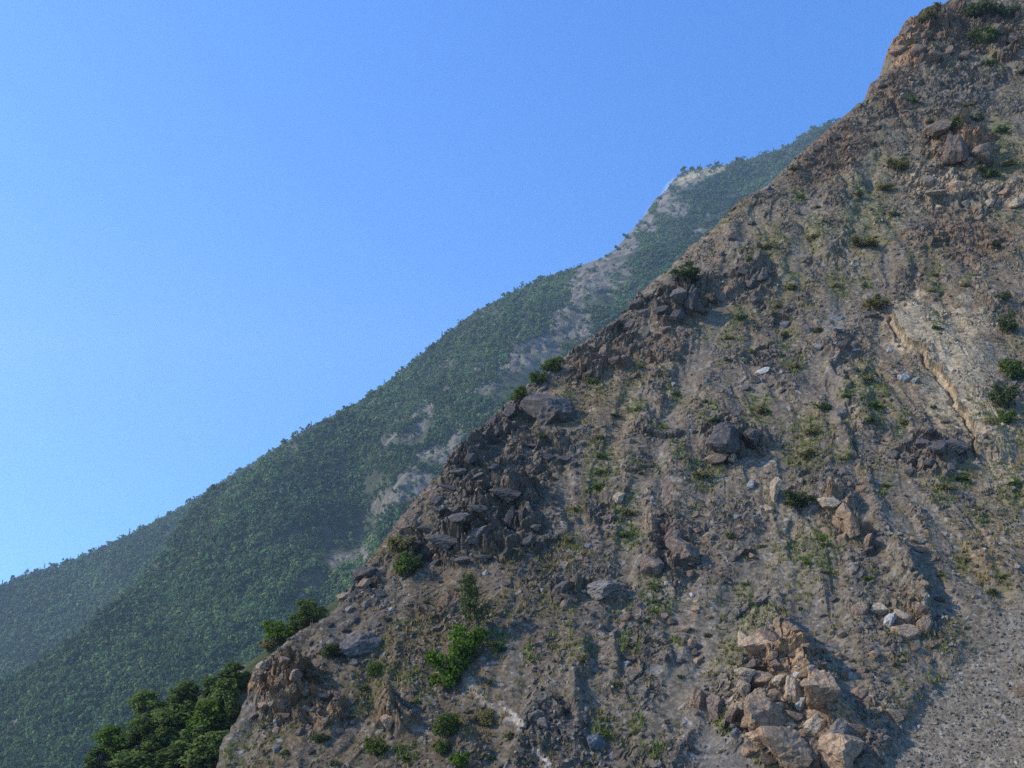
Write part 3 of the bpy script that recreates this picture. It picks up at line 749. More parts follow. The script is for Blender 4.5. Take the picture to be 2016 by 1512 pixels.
big = [  # u, v, w, h, leaf, label
    (920, 1264, 40, 48, 'bright', "bright green leafy bush standing under the small pine"),
    (880, 1324, 38, 42, 'bright', "bright green round bush down left of the pine, beside the larger one"),
    (905, 1298, 24, 26, 'bright', "small bright green bush wedged between the two larger bright ones"),
    (800, 1112, 34, 30, 'green', "dark green lower half of the tall bush by the dark ledges"),
    (790, 1070, 30, 26, 'olive', "olive upper bush growing on the crest left of the dark ledges"),
    (1355, 537, 34, 19, 'dark', "dark green rounded bush sitting on the crest above rock columns"),
    (1088, 716, 25, 22, 'green', "green bush on the crest above the round dark knob"),
    (1058, 742, 20, 20, 'green', "smaller green bush on the crest edge beside the round knob"),
    (1021, 777, 22, 16, 'green', "low green shrub hugging the crest left of the round knob"),
    (1570, 984, 34, 22, 'dark', "dark green spreading shrub right of the pale upright slab"),
    (1728, 596, 30, 18, 'olive', "grassy green shrub up left of the bare tan rock sheet"),
    (1985, 640, 20, 24, 'dark', "dark green shrub on the right, above the bare rock"),
    (2000, 730, 26, 26, 'green', "green shrub right of the bare tan rock, topmost of the column"),
    (1978, 780, 26, 34, 'dark', "dark green shrub right of the bare tan rock, middle of the column"),
    (1985, 820, 18, 20, 'green', "small green shrub at the foot of the shrub column by tan rock"),
    (648, 1281, 28, 15, 'dark', "dark low shrub against the left of the lone grey boulder"),
    (737, 1320, 18, 17, 'green', "round green shrub just below the lone grey boulder"),
    (874, 1430, 34, 26, 'green', "ragged green shrub below the bright green bush pair"),
    (870, 1472, 20, 18, 'green', "smaller shrub directly below the ragged green shrub"),
    (906, 1497, 22, 18, 'bright', "green shrub below the bushes at the bottom of the slope"),
    (744, 1472, 26, 20, 'green', "sprawling green shrub below the tan undercut rock"),
    (628, 1452, 20, 12, 'dark', "low dark shrub on the foot of the ochre bluff"),
    (960, 1416, 20, 20, 'olive', "olive shrub left of the white rock vein"),
    (1829, 30, 24, 11, 'olive', "olive scrub on the head of the summit crag"),
    (1938, 22, 34, 18, 'dark', "dark spreading bush on top of the slope right of the crag"),
    (1986, 24, 20, 18, 'dark', "dark bush right of the larger spreading bush at the top"),
    (1945, 75, 26, 17, 'green', "green shrub in the hollow right of the summit crag"),
    (1879, 250, 26, 17, 'green', "green shrub behind the brown rock teeth"),
    (1955, 1166, 9, 12, 'dark', "round dark shrub at the gravel edge"),
    (1770, 326, 22, 14, 'olive', "yellow green bushy patch left of the brown rock teeth"),
    (1743, 368, 18, 10, 'olive', "yellow green shrub down left of the bushy patch"),
    (1700, 477, 30, 14, 'olive', "broad olive scrub in the upper gully"),
]
for (u, v, w, h, mat, lab) in big:
    plant('bush', "bush", "bush", lab, u, v, w, h, mat)

CM = {'o': 'olive', 'g': 'green', 'd': 'dark', 'b': 'bright'}
WORD = {'olive': 'olive', 'green': 'green', 'dark': 'dark green', 'bright': 'bright green'}
for sp in spots:
    u, v, r_, c = sp.split(); u, v, r_ = float(u), float(v), float(r_)
    mat = CM[c]
    lab = unique_label(("tiny " if r_ < 10 else "small " if r_ < 14 else "") + WORD[mat] + " shrub", u, v, kind='shrub')
    plant('small', "shrub", "shrub", lab, u, v, r_ * rng.uniform(.85, 1.1), r_ * rng.uniform(.5, .75), mat, "low shrubs dotted over the scree slope")

# the small pine
loc, nor, d = cast(hillside, 948, 1262)
k = loc.length / FPX
Hh = 124 * k
pine = empty("pine_tree", loc, (R(4), R(-14), 0))
tag(pine, "small slender pine leaning left above the bright green bush", "pine tree")
tp = [(0, 0, -.3), (.03, 0, Hh * .3), (-.02, .03, Hh * .65), (0, 0, Hh)]
tv, tf = tube(tp, [.11, .09, .06, .015], 8)
parts = [(tv, tf)]; nc_, nn_ = [], []
for lev in range(16):
    z = Hh * (.34 + .64 * lev / 15); rad = Hh * .27 * (1 - .62 * (lev / 15) ** 1.3) * rng.uniform(.7, 1.1)
    for b in range(5):
        a = rng.uniform(0, 6.28); L = rad * rng.uniform(.55, 1.1)
        e = np.array([math.cos(a) * L, math.sin(a) * L, z + L * rng.uniform(-.05, .35)])
        parts.append(tube([(0, 0, z), e * [.5, .5, 1] - [0, 0, .05], e], [.025, .018, .008], 4))
        q = rng.uniform(.3, 1.05, 36)[:, None]
        p = np.array([0, 0, z]) + (e - [0, 0, z]) * q + rng.normal(size=(36, 3)) * .15
        nc_.append(p); nn_.append(rand_dirs(36))
pv, pf = join(parts)
link("trunk", mesh_np("trunk", pv, pf, M_BARK), pine)
V1, F1 = quads(np.concatenate(nc_), np.concatenate(nn_), .15, .45)
link("crown", mesh_np("crown", V1, F1, M_LEAF['pine'], leaf_cols(len(F1))), pine)

# trees on the low shoulder, lower left
near_trees = [(400, 1322, 32, 36, 'green', "pointed green tree topping the lower left thicket"), (361, 1348, 28, 32, 'green', "green tree down left of the pointed tree in the thicket"),
    (463, 1342, 30, 27, 'dark', "dark tree wedged against the ochre bluff"), (440, 1385, 32, 34, 'green', "green tree below the dark one by the ochre bluff"),
    (290, 1402, 36, 32, 'green', "green tree at the upper left shoulder of the thicket"), (358, 1404, 36, 40, 'dark', "very dark tree in the middle of the thicket"),
    (240, 1430, 36, 30, 'green', "green tree at the left edge of the thicket"), (330, 1436, 38, 34, 'green', "broad green tree below the very dark one"),
    (408, 1432, 36, 36, 'bright', "fresh green tree right of the broad one in the thicket"), (285, 1462, 40, 34, 'dark', "dark tree below the upper left tree of the thicket"),
    (378, 1474, 40, 34, 'green', "green tree low in the thicket beside the scree foot"), (222, 1470, 34, 30, 'bright', "fresh green tree low at the left of the thicket"),
    (428, 1482, 30, 30, 'green', "lowest green tree touching the scree slope"), (175, 1492, 34, 25, 'olive', "olive rounded bush outermost at lower left"),
    (285, 1500, 36, 30, 'green', "green tree cut by the bottom edge under the dark tree"), (350, 1506, 36, 28, 'dark', "dark tree lowest in the middle of the thicket"),
    (555, 1246, 36, 24, 'bright', "bright green bush behind the crest above the ochre bluff"), (612, 1206, 34, 28, 'dark', "dark olive bush behind the crest, between bright and pale ones"),
    (652, 1158, 27, 30, 'olive', "greyish olive bush behind the crest beside yellow rocks"), (688, 1110, 12, 10, 'dark', "small dark shrub on the crest above the greyish bush"),
    (500, 1280, 22, 18, 'olive', "low olive scrub behind the crest left of the bright bush"), (320, 1375, 24, 24, 'dark', "dark small tree between the two upper trees of the thicket"),
    (196, 1512, 34, 26, 'dark', "dark bush cut by the bottom edge at the left of the thicket"), (258, 1515, 36, 30, 'green', "green tree cut by the bottom edge, second from the left"),
    (318, 1470, 32, 30, 'green', "green tree tucked between the broad and dark ones of the thicket"), (395, 1512, 36, 30, 'green', "green tree at the bottom edge against the scree foot"),
    (420, 1360, 24, 24, 'dark', "dark small tree between pointed tree and the ochre bluff"), (455, 1420, 24, 26, 'dark', "dark small tree squeezed against the scree below the bluff"),
    (150, 1516, 26, 20, 'green', "low green bush farthest left at the bottom edge"),
    (585, 1230, 22, 18, 'dark', "dark brush on the crest right beside the bright green bush"), (632, 1182, 22, 20, 'dark', "dark brush on the crest under the greyish olive bush"),
    (528, 1270, 20, 14, 'olive', "olive brush on the crest left of the bright green bush, lower one")]
for (u, v, w, h, mat, lab) in near_trees:
    lo, no_, d_ = cast(shoulder, u, v + h * .8)
    if lo is None: print("no ground", u, v); continue
    mat = {'green': 'thicket', 'dark': 'deep', 'olive': 'olive', 'bright': 'bright'}[mat]
    kind = 'tree' if v > 1290 else 'bush'
    plant(kind, "tree" if kind == 'tree' else "bush", "tree" if kind == 'tree' else "bush", lab, u, v, w * (1.42 if kind == 'tree' else 1.0), h * 1.05, mat, on=shoulder,
          part="crown" if kind == 'tree' else "foliage", stem="trunk" if kind == 'tree' else "stem")

# ------------------------------------------------------------------ rocks
def ico(sub):
    import bmesh
    bm = bmesh.new(); bmesh.ops.create_icosphere(bm, subdivisions=sub, radius=1.0)
    V = np.array([v.co[:] for v in bm.verts]); F = np.array([[v.index for v in f.verts] for f in bm.faces]); bm.free()
    return V, F
ICO = {1: ico(1), 2: ico(2), 3: ico(3), 4: ico(4)}
def rock_shape(sub, nplanes, rough=.05):
    V, F = ICO[sub]
    n = rand_dirs(nplanes); dd = rng.uniform(.5, .85, nplanes)
    c = V @ n.T
    r = np.where(c > .05, dd[None, :] / np.maximum(c, .05), 9).min(1)
    r = np.minimum(r, 1.45)
    q = V * 3 + rng.uniform(0, 50, 3)
    r = r * (1 + rough * 2 * (gnoise(q[:, 0] + q[:, 2] * .7, q[:, 1] - q[:, 2] * .6, 5)) + rough * (gnoise(q[:, 0] * 3 + q[:, 2] * 2, q[:, 1] * 3, 6)) + .35 * rough * gnoise(q[:, 0] * 7 - q[:, 2] * 5, q[:, 1] * 7 + q[:, 2] * 3, 8))
    P = V * r[:, None]; P = P - (P.max(0) + P.min(0)) / 2
    return P / ((P.max(0) - P.min(0)) / 2), F
BLOCKS = [rock_shape(4, 11, .04) for _ in range(8)]
ROUND = [rock_shape(4, 15, .055) for _ in range(4)]
STONES = [rock_shape(3, 9, .035) for _ in range(10)]
_rm = {}
def rock_mesh(kind, i, col):
    key = (kind, i, col)
    if key not in _rm:
        V, F = {'block': BLOCKS, 'round': ROUND, 'stone': STONES}[kind][i]
        _rm[key] = mesh_np("rock", V, F, M_ROCK[col])
    return _rm[key]
CAMX = Vector((1, 0, 0)); CAMY = Vector((0, -SP, CP)); CAMZ = Vector((0, CP, SP))
def rock(name, cat, label, u, v, w, h, col, kind='block', rot=0., depth=None, sink=.35, group=None, i=None):
    loc, nor, d = cast(hillside, u, v)
    if loc is None: return
    k = loc.length / FPX
    a, b = w * k, h * k; c = depth or (a + b) * .5
    n = {'block': 8, 'round': 4, 'stone': 10}[kind]
    i = int(rng.integers(0, n)) if i is None else i
    o = link(name, rock_mesh(kind, i, col))
    # long axes roughly along the slope and up it, tilted by rot
    from mathutils import Matrix
    ex = (CAMX * math.cos(R(rot)) + CAMY * math.sin(R(rot))); ey = (-CAMX * math.sin(R(rot)) + CAMY * math.cos(R(rot))); ez = ex.cross(ey)
    m = Matrix((ex, ey, ez)).transposed().to_4x4()
    m = m @ Matrix.Diagonal((a * 1.06, b * 1.06, c, 1))
    m.translation = loc - d * (c * sink)
    o.matrix_world = m
    tag(o, label, cat, group)
    return o

heroes = [  # u v w h colour kind rot label
    (1082, 812, 48, 42, 'dark', 'round', 20, "big round dark knob of rock on the crest, shaded on its right"),
    (712, 1274, 36, 24, 'grey', 'round', 15, "lone grey boulder near the lower crest, dark beneath"),
    (1488, 1277, 28, 28, 'tan', 'block', 0, "tan boulder with sunlit left face heading the boulder pile"),
    (1467, 1268, 12, 20, 'pale', 'block', 0, "pale slab added as the sunlit left face of the topmost pile boulder"),  # sunlight on the boulder's left side, put in as an added pale slab
    (1515, 1262, 15, 22, 'brown', 'block', 0, "brown block behind the topmost boulder of the tan pile"),
    (1465, 1330, 18, 15, 'pale', 'block', 0, "pale tan block at the upper left of the boulder pile"),
    (1500, 1340, 20, 15, 'tan', 'block', 10, "tan block right of the pale one in the upper pile"),
    (1536, 1338, 16, 11, 'pale', 'block', 0, "flat pale block in the upper middle of the boulder pile"),
    (1462, 1364, 11, 22, 'pale', 'block', 0, "narrow pale block on the left edge of the boulder pile"),
    (1490, 1380, 21, 22, 'tan', 'block', 0, "tan block in the left middle of the boulder pile"),
    (1558, 1356, 17, 21, 'pale', 'block', 20, "pointed pale tan block at the heart of the boulder pile"),
    (1604, 1364, 29, 40, 'tan', 'block', -15, "large steep tan boulder on the right flank of the pile"),
    (1577, 1384, 12, 12, 'white', 'block', 0, "small whitish block left of the large steep boulder"),
    (1612, 1408, 27, 25, 'tan', 'block', 0, "tan block under the large steep boulder of the pile"),
    (1508, 1414, 42, 31, 'tan', 'round', -10, "large rounded tan boulder in the left of the pile"),
    (1603, 1428, 24, 17, 'pale', 'block', -10, "pale yellow block jutting below the steep boulder"),
    (1541, 1468, 40, 42, 'tan', 'block', 10, "largest tan boulder low in the boulder pile"),
    (1492, 1456, 22, 16, 'tan', 'block', 0, "tan block left of the largest boulder in the pile"),
    (1562, 1500, 26, 20, 'tan', 'block', 0, "tan boulder at the bottom edge under the largest boulder"),
    (1662, 1484, 40, 38, 'tan', 'round', 20, "big smooth tan boulder at the bottom right of the pile"),
    (1650, 1438, 22, 18, 'grey', 'block', 0, "grey tan block above the big smooth tan boulder"),
    (1680, 1433, 11, 9, 'tan', 'block', 0, "small tan stone right of the grey tan block"),
    (1600, 1478, 18, 20, 'tan', 'block', 0, "tan block between the largest and the smooth bottom right boulders"),
    (1371, 1377, 18, 21, 'tan', 'block', 10, "tan boulder leftmost of those beside the pile"),
    (1415, 1394, 20, 25, 'brown', 'round', 10, "smooth brown boulder beside the tan leftmost one"),
    (1442, 1407, 13, 13, 'brown', 'block', 0, "brown stone between the smooth boulder and the pile"),
    (1434, 1371, 12, 10, 'brown', 'block', 0, "brown stone above the smooth boulder beside the pile"),
    (1448, 1442, 9, 8, 'blue', 'stone', 0, "blue grey stone left of the pile near the smooth fan"),
    (1522, 970, 9, 30, 'pale', 'block', -14, "pale upright slab standing out of the scree"),
    (1514, 1005, 9, 10, 'pale', 'block', 0, "pale stump below the pale upright slab"),
    (1195, 1161, 37, 19, 'grey', 'round', 10, "low grey boulder lying below the ochre grass"),
    (1112, 1154, 19, 12, 'dark', 'block', 0, "dark rock left of the low grey boulder, upper of two"),
    (1120, 1178, 16, 10, 'brown', 'block', 0, "dark brown rock left of the low grey boulder, lower of two"),
    (1345, 1087, 32, 27, 'brown', 'round', 0, "largest brown boulder of the cluster, dark hollow beneath"),
    (1326, 1052, 24, 13, 'brown', 'block', 10, "flat brown block on top of the brown boulder cluster"),
    (1279, 1031, 13, 25, 'tan', 'block', 15, "orange brown upright rock at the upper left of the cluster"),
    (1283, 1117, 21, 22, 'brown', 'block', 0, "broken brown rock at the lower left of the cluster"),
    (1424, 866, 32, 30, 'dark', 'block', 30, "dark notched outcrop jutting from the middle of the scree"),
    (1481, 863, 17, 19, 'dark', 'block', 0, "second dark rock right of the notched outcrop"),
    (1411, 903, 21, 12, 'brown', 'block', 0, "flat brown rock at the foot of the notched outcrop"),
    (1441, 902, 9, 9, 'pale', 'stone', 0, "pale stone at the foot of the notched outcrop"),
    (1632, 990, 18, 12, 'pale', 'block', -20, "pale block heading the slanting tan rock rib"),
    (1662, 1010, 13, 15, 'tan', 'block', -40, "tan block second along the slanting rock rib"),
    (1676, 1034, 15, 22, 'tan', 'block', -20, "largest tan block of the slanting rock rib"),
    (1709, 1064, 9, 14, 'tan', 'block', 0, "tan block ending the slanting rock rib"),
    (1696, 964, 10, 8, 'tan', 'stone', 0, "tan stone above the slanting rock rib"),
    (1479, 954, 10, 9, 'white', 'stone', 10, "white stone left of the pale upright slab"),
    (1454, 1018, 10, 6, 'blue', 'stone', 15, "flat blue grey stone down left of the upright slab"),
    (1502, 731, 13, 7, 'white', 'block', 10, "white stone resting on dark rubble in the mid slope"),
    (1779, 745, 13, 9, 'white', 'block', -15, "larger white slab left of the bare tan rock"),
    (1802, 750, 8, 7, 'white', 'block', -15, "smaller white slab beside the larger white one"),
    (1726, 1206, 15, 17, 'pale', 'block', 0, "pale triangular block left in the row above the gravel"),
    (1752, 1222, 13, 16, 'white', 'block', 0, "whitish block second in the row above the gravel"),
    (1777, 1218, 13, 15, 'pale', 'block', 0, "pale block third in the row above the gravel"),
    (1819, 1231, 15, 17, 'tan', 'block', 0, "tan block last in the row above the gravel"),
    (1816, 1206, 10, 12, 'brown', 'block', 0, "brown block above the last tan block by the gravel"),
    (1783, 1245, 30, 15, 'tan', 'block', -10, "broad ochre ledge block under the pale row"),
    (1693, 1201, 17, 15, 'tan', 'block', 0, "tan boulder left of the pale row above the gravel"),
    (1693, 1363, 19, 12, 'tan', 'block', -10, "tan boulder right of the pile at the shadow edge"),
    (1760, 1406, 14, 11, 'tan', 'block', 0, "tan stone at the gravel edge right of the pile"),
    (1777, 1406, 8, 9, 'brown', 'stone', 0, "brown stone against the tan one at the gravel edge"),
    (2012, 1360, 12, 11, 'tan', 'stone', 0, "tan stone half out of the gravel at the right"),
    (718, 1131, 24, 13, 'dark', 'block', 20, "dark layered slab on the crest above yellow rocks"),
    (715, 1148, 17, 7, 'tan', 'block', 20, "tan layer under the dark slab on the crest"),
    (676, 1176, 13, 8, 'pale', 'block', 25, "yellowish rock on the crest below the dark slab"),
    (764, 1422, 15, 15, 'tan', 'block', 0, "tan undercut rock on the lower slope, dark at its right"),
    (995, 972, 30, 15, 'dark', 'block', 10, "broad dark block at the top of the ledges"),
    (870, 1064, 30, 17, 'dark', 'block', 15, "dark slab at the left end of the lower ledge"),
    (950, 1050, 36, 15, 'dark', 'block', 15, "dark slab overhanging the shadow at the ledges"),
    (1005, 1022, 10, 20, 'dark', 'block', 0, "upright dark rock under the broad dark block"),
    (1030, 1014, 9, 17, 'dark', 'block', 0, "second upright dark rock at the right of the ledges"),
    (1004, 810, 16, 14, 'dark', 'block', 20, "dark block on the crest left of the round knob"),
    (972, 830, 13, 11, 'dark', 'block', 30, "dark block on the crest farther left of the knob"),
    (918, 1014, 7, 4, 'white', 'stone', 0, "small white stone on the dark ledges"),
    (956, 1128, 6, 6, 'white', 'stone', 0, "small white stone above the pine"),
    (1879, 292, 24, 26, 'brown', 'block', 20, "largest of the brown rock teeth under the summit"),
    (1932, 305, 15, 17, 'brown', 'block', 20, "right brown rock tooth beside the largest"),
    (1847, 252, 22, 15, 'brown', 'block', 0, "brown rock above the teeth at the upper left"),
    (1826, 358, 15, 11, 'pale', 'block', 0, "pale block at the left of the layered band"),
    (1838, 384, 19, 9, 'pale', 'block', 5, "flat pale block low in the layered band"),
    (1879, 374, 15, 15, 'tan', 'block', 0, "tan block at the right of the layered band"),
    (1846, 881, 19, 12, 'dark', 'block', 10, "dark jointed block in the middle of the grey ledge"),
    (1878, 878, 20, 13, 'dark', 'block', 10, "dark jointed block at the right of the grey ledge"),
    (1813, 878, 15, 12, 'dark', 'block', 0, "dark jointed block at the left of the grey ledge"),
    (1717, 622, 11, 9, 'dark', 'block', 0, "dark rock on the scree left of the tan sheet"),
    (1335, 590, 16, 22, 'dark', 'block', 10, "dark rock column under the crest bush, left of two"),
    (1362, 585, 13, 24, 'dark', 'block', -5, "dark rock column under the crest bush, right of two"),
    (1175, 1465, 18, 17, 'blue', 'round', 0, "dark blue grey rock below the shadowed earth rib"),
    (1395, 1058, 12, 10, 'pale', 'stone', 0, "pale squarish stone right of the brown boulder cluster"),
]
for (u, v, w, h, col, kind, rot, lab) in heroes:
    if 1440 < u < 1700 and 1250 < v: w, h = w * 1.04, h * 1.04
    cat = "boulder" if max(w, h) >= 20 else "rock"
    rock("boulder" if cat == "boulder" else "rock", cat, lab, u, v, w, h, col, kind, rot, sink=.05 if 860 < u < 1045 and 950 < v < 1080 else .32)

stones = """1534 1295 9 w;1359 1267 11 t;1779 1062 9 p;1803 1065 13 p;1813 1080 11 t;1444 1100 10 d;1482 1096 8 t;1390 1120 9 b;1362 1134 12 b;1365 1173 7 w;1373 1303 12 t;1234 1217 11 b;1226 1234 8 t;1310 1214 9 b;1320 1224 10 b;
1234 1310 10 u;1072 1429 13 d;698 1306 9 g;771 1199 5 w;635 1270 6 u;996 1151 9 d;1612 684 9 w;1649 648 8 w;1594 649 8 u;1655 629 9 u;1706 613 8 d;1760 898 12 d;1511 371 7 u;1150 1164 5 w;1390 750 7 u;1326 756 5 w;1545 640 8 u;
1750 690 5 w;1683 690 5 w;1365 850 9 u;1150 760 6 g;1240 870 9 g;1220 980 12 p;1230 965 10 b;1160 1075 8 u;1260 1110 8 g;1300 1010 8 b;1370 1015 9 t;1372 1045 7 t;1400 1070 8 b;1420 1130 6 t;1330 1150 8 b;1360 1110 8 b;
1350 1240 9 t;1365 1285 8 b;1380 1295 7 t;1340 1300 8 d;1310 1295 9 b;1300 1180 7 g;1370 1200 8 t;1395 1215 7 t;1660 1250 8 b;1640 1180 9 b;1620 1210 8 g;1650 1290 8 t;1690 1240 9 b;1720 1290 8 t;1700 1320 9 b;1740 1340 8 g;1660 1330 9 t;1630 1300 8 g;
1710 1380 9 b;1730 1400 8 t;1700 1410 9 g;1740 1440 7 g;1690 1395 9 b;1840 1270 8 b;1800 1275 9 t;1760 1275 8 b;1830 1300 7 t;1850 1180 8 b;1820 1150 8 t;1840 1100 7 b;1570 1240 9 b;1590 1270 8 t;1560 1290 8 b;1600 1310 9 t;1580 1330 11 t;1530 1310 11 b;1545 1300 9 t;
1520 1370 14 t;1530 1390 12 p;1560 1410 13 t;1580 1450 14 t;1470 1420 12 t;1475 1480 13 t;1510 1495 14 b;1625 1450 11 t;1635 1390 9 b;1620 1470 12 g;1460 1390 9 p;1585 1345 10 p;1570 1330 8 w;1590 1410 9 b;1480 1310 11 b;1520 1290 12 t;1555 1430 10 p;
620 1310 9 t;580 1330 12 t;560 1300 10 b;600 1360 12 t;640 1370 10 b;610 1400 12 t;560 1410 11 b;640 1420 9 t;520 1390 11 t;500 1410 10 b;540 1440 9 t;590 1440 10 b;670 1440 8 t;545 1475 9 g;610 1480 9 b;505 1330 9 t;515 1310 9 p;
690 1200 9 g;700 1220 8 d;720 1190 8 g;680 1240 9 d;740 1230 7 g;650 1230 8 d;750 1170 9 d;860 985 12 d;880 960 11 d;900 930 12 d;925 900 11 d;940 880 12 d;960 860 12 d;985 850 13 d;1010 840 12 d;870 1005 10 d;940 940 11 d;970 920 10 d;
840 1040 13 d;820 1075 11 d;860 1110 13 d;910 1105 13 d;950 1100 11 d;1000 1085 11 d;1040 1065 12 d;1055 1040 10 d;975 1020 11 d;940 1000 12 d;900 1020 12 d;1080 900 12 d;1110 905 11 d;1130 915 9 d;1050 880 11 d;1020 905 10 d;
1190 690 12 b;1210 710 12 b;1170 715 11 b;1230 690 10 b;1160 735 9 b;1250 740 9 b;1290 735 10 b;1330 620 11 d;1300 610 12 d;1270 620 12 d;1250 600 11 d;1380 615 10 d;1400 590 9 b;1310 650 10 b;1350 660 9 b;1240 640 11 d;1210 640 11 d;
1480 560 12 d;1460 540 11 d;1500 545 10 d;1490 590 9 d;1530 700 10 d;1490 750 11 d;1470 765 9 d;1520 760 10 d;1660 680 10 d;1680 730 10 d;1640 700 8 d;1860 830 9 b;1830 850 9 d;1800 850 8 b;1890 910 10 d;1870 920 9 d;1830 910 10 d;1790 930 9 d;
1760 60 12 t;1790 60 13 b;1810 100 13 b;1770 100 11 t;1840 110 12 b;1870 100 12 b;1900 110 10 b;1960 60 13 b;1990 75 12 b;1820 70 10 t;1640 270 10 b;1610 290 10 b;1660 250 9 b;1590 310 9 b;1690 210 9 b;1730 170 10 b;1905 320 11 b;1860 310 11 b;1820 280 9 b;
1950 400 10 p;1980 380 11 t;2000 400 10 p;1900 400 9 p;1850 410 9 p;1800 400 8 p;1930 430 8 b;1540 330 8 b;1480 440 7 d;1440 470 8 d;1420 500 7 d;1570 420 7 b;1700 130 9 b""".replace("\n", "").split(";")
CK = {'w': 'white', 't': 'tan', 'p': 'pale', 'd': 'dark', 'b': 'brown', 'g': 'grey', 'u': 'blue'}
CW = {'white': 'white', 'tan': 'tan', 'pale': 'pale tan', 'dark': 'dark', 'brown': 'brown', 'grey': 'grey', 'blue': 'blue grey'}
hp = [(h[0], h[1]) for h in heroes]
for sp in stones:
    u, v, r_, c = sp.split(); u, v, r_ = float(u), float(v), float(r_)
    col = CK[c]
    lab = unique_label(("small " if r_ < 9 else "") + CW[col] + " stone", u, v, kind='stone' + col)
    ledge = col == 'dark' and (830 < u < 1080 and 850 < v < 1115 or 1180 < u < 1410 and 585 < v < 665)
    ww, hh, ro = (r_ * rng.uniform(1.1, 1.7), r_ * rng.uniform(.6, .95), rng.uniform(-5, 35)) if ledge else (r_ * rng.uniform(.85, 1.25), r_ * rng.uniform(.6, .95), rng.uniform(-40, 40))
    rock("stone", "stone", lab, u, v, ww, hh, col, 'block' if ledge else 'stone', ro, sink=.08 if ledge else .35, group="loose stones on the scree slope")

# ------------------------------------------------------------------ loose scree, gravel and grass (uncountable)
def surf_points(n, dens):
    """points on the near hillside: n tries spread evenly over what can be seen, kept with the chance dens(u,v,...)"""
    rr = rng.integers(40, U.shape[0] - 30, n); cc_ = rng.integers(NM + 3, U.shape[1] - 2, n)
    # columns are evenly spread per row, so thin the short rows
    wdt = (2170 - us[rr, 0]) / 1800
    keep = rng.uniform(size=n) < wdt * dens(rr, cc_)
    rr, cc_ = rr[keep], cc_[keep]
    f = rng.uniform(size=(len(rr), 2))
    a = PN[rr, cc_]; p = a + (PN[rr + 1, cc_] - a) * f[:, :1] + (PN[rr, cc_ + 1] - a) * f[:, 1:]
    return p, rr, cc_

def scatter_stones(name, n, dens, size, colours, wts, sub=1, variants=24):
    p, rr, cc_ = surf_points(n, dens)
    shp = [rock_shape(sub, 8, .04) for _ in range(variants)]
    m = len(p); which = rng.integers(0, variants, m); Vs, Fs, Cs, o = [], [], [], 0
    col = np.array(colours)[rng.choice(len(colours), m, p=np.array(wts) / sum(wts))] * rng.uniform(.7, 1.25, (m, 1))
    dist = np.linalg.norm(p, axis=1)
    sz = size(rng.uniform(size=m), dist, rr, cc_)
    for k in range(variants):
        idx = np.where(which == k)[0]
        if not len(idx): continue
        v, f = shp[k]; nv = len(v)
        ang = rng.uniform(0, 6.28, len(idx)); ca_, sa_ = np.cos(ang)[:, None], np.sin(ang)[:, None]
        sc_ = sz[idx][:, None, None] * rng.uniform(.6, 1.25, (len(idx), 1, 3))
        w = v[None] * sc_
        x = w[..., 0] * ca_ - w[..., 1] * sa_; y = w[..., 0] * sa_ + w[..., 1] * ca_
        w = np.stack([x, y, w[..., 2]], -1) + (p[idx] + SL.n * sz[idx][:, None] * .15)[:, None, :]
        Vs.append(w.reshape(-1, 3)); Fs.append((f[None] + (np.arange(len(idx)) * nv)[:, None, None] + o).reshape(-1, 3)); o += len(idx) * nv
        Cs.append(np.repeat(col[idx], nv, 0))
    return link(name, mesh_np(name, np.concatenate(Vs), np.concatenate(Fs), M_STONE, np.concatenate(Cs)))

scree = scatter_stones("scree", 150000, lambda r, c: (0.03 + .6 * stony[r, c] + .3 * np.clip(C_AMP[r, c], 0, 1)) * (1 - .8 * SM[r, c]) * (1 - TAL[r, c]) * (1 - .8 * FAN[r, c]) * (1 - .7 * TAN[r, c]),
    lambda q, dist, r, c: (0.042 + .22 * q ** 6) * (dist / 100) ** .6, [(.150, .125, .095), (.10, .084, .066), (.185, .138, .09), (.170, .152, .124), (.29, .26, .21), (.125, .095, .068)], [4, 4, 2, 2, .3, 3])
tag(scree, "loose broken stones strewn all over the brown slope", "scree", kind='stuff')
gravel = scatter_stones("gravel", 90000, lambda r, c: TAL[r, c] * .95 + FAN[r, c] * .15,
    lambda q, dist, r, c: (0.036 + .11 * q ** 4) * (dist / 75) ** .7, [(.175, .144, .100), (.115, .095, .068), (.235, .195, .138), (.18, .138, .092), (.30, .255, .19)], [4, 2.2, 3, 2, .9])
tag(gravel, "grey gravel talus fanning down the lower right corner", "gravel", kind='stuff')

# grass tufts
p, rr, cc_ = surf_points(70000, lambda r, c: (0.05 + .75 * grass[r, c] + .38 * ochre[r, c]) * (1 - TAL[r, c]) * (1 - FAN[r, c]) * sstep(1.1, .3, C_AMP[r, c]))
m = len(p); NB = 7
base_p = np.repeat(p, NB, 0) + rng.normal(size=(m * NB, 3)) * .10 * np.array([1, 1, .3])
hgt = np.repeat(rng.uniform(.14, .42, m), NB) * rng.uniform(.6, 1.2, m * NB)
ang = rng.uniform(0, 6.28, m * NB); wv_ = rng.uniform(.04, .09, m * NB)
dx = np.stack([np.cos(ang) * wv_, np.sin(ang) * wv_, 0 * ang], 1)
tip = base_p + np.stack([rng.normal(size=m * NB) * .10, rng.normal(size=m * NB) * .10, hgt], 1)
GV = np.stack([base_p - dx, base_p + dx, tip], 1).reshape(-1, 3)
gm = np.clip(grass[rr, cc_] - .55 * ochre[rr, cc_] + rng.normal(size=m) * .3 + .15, 0, 1)[:, None]
gcol = (np.array([[.30, .225, .09]]) * (1 - gm) + np.array([[.150, .185, .050]]) * gm) * rng.uniform(.7, 1.25, (m, 1))
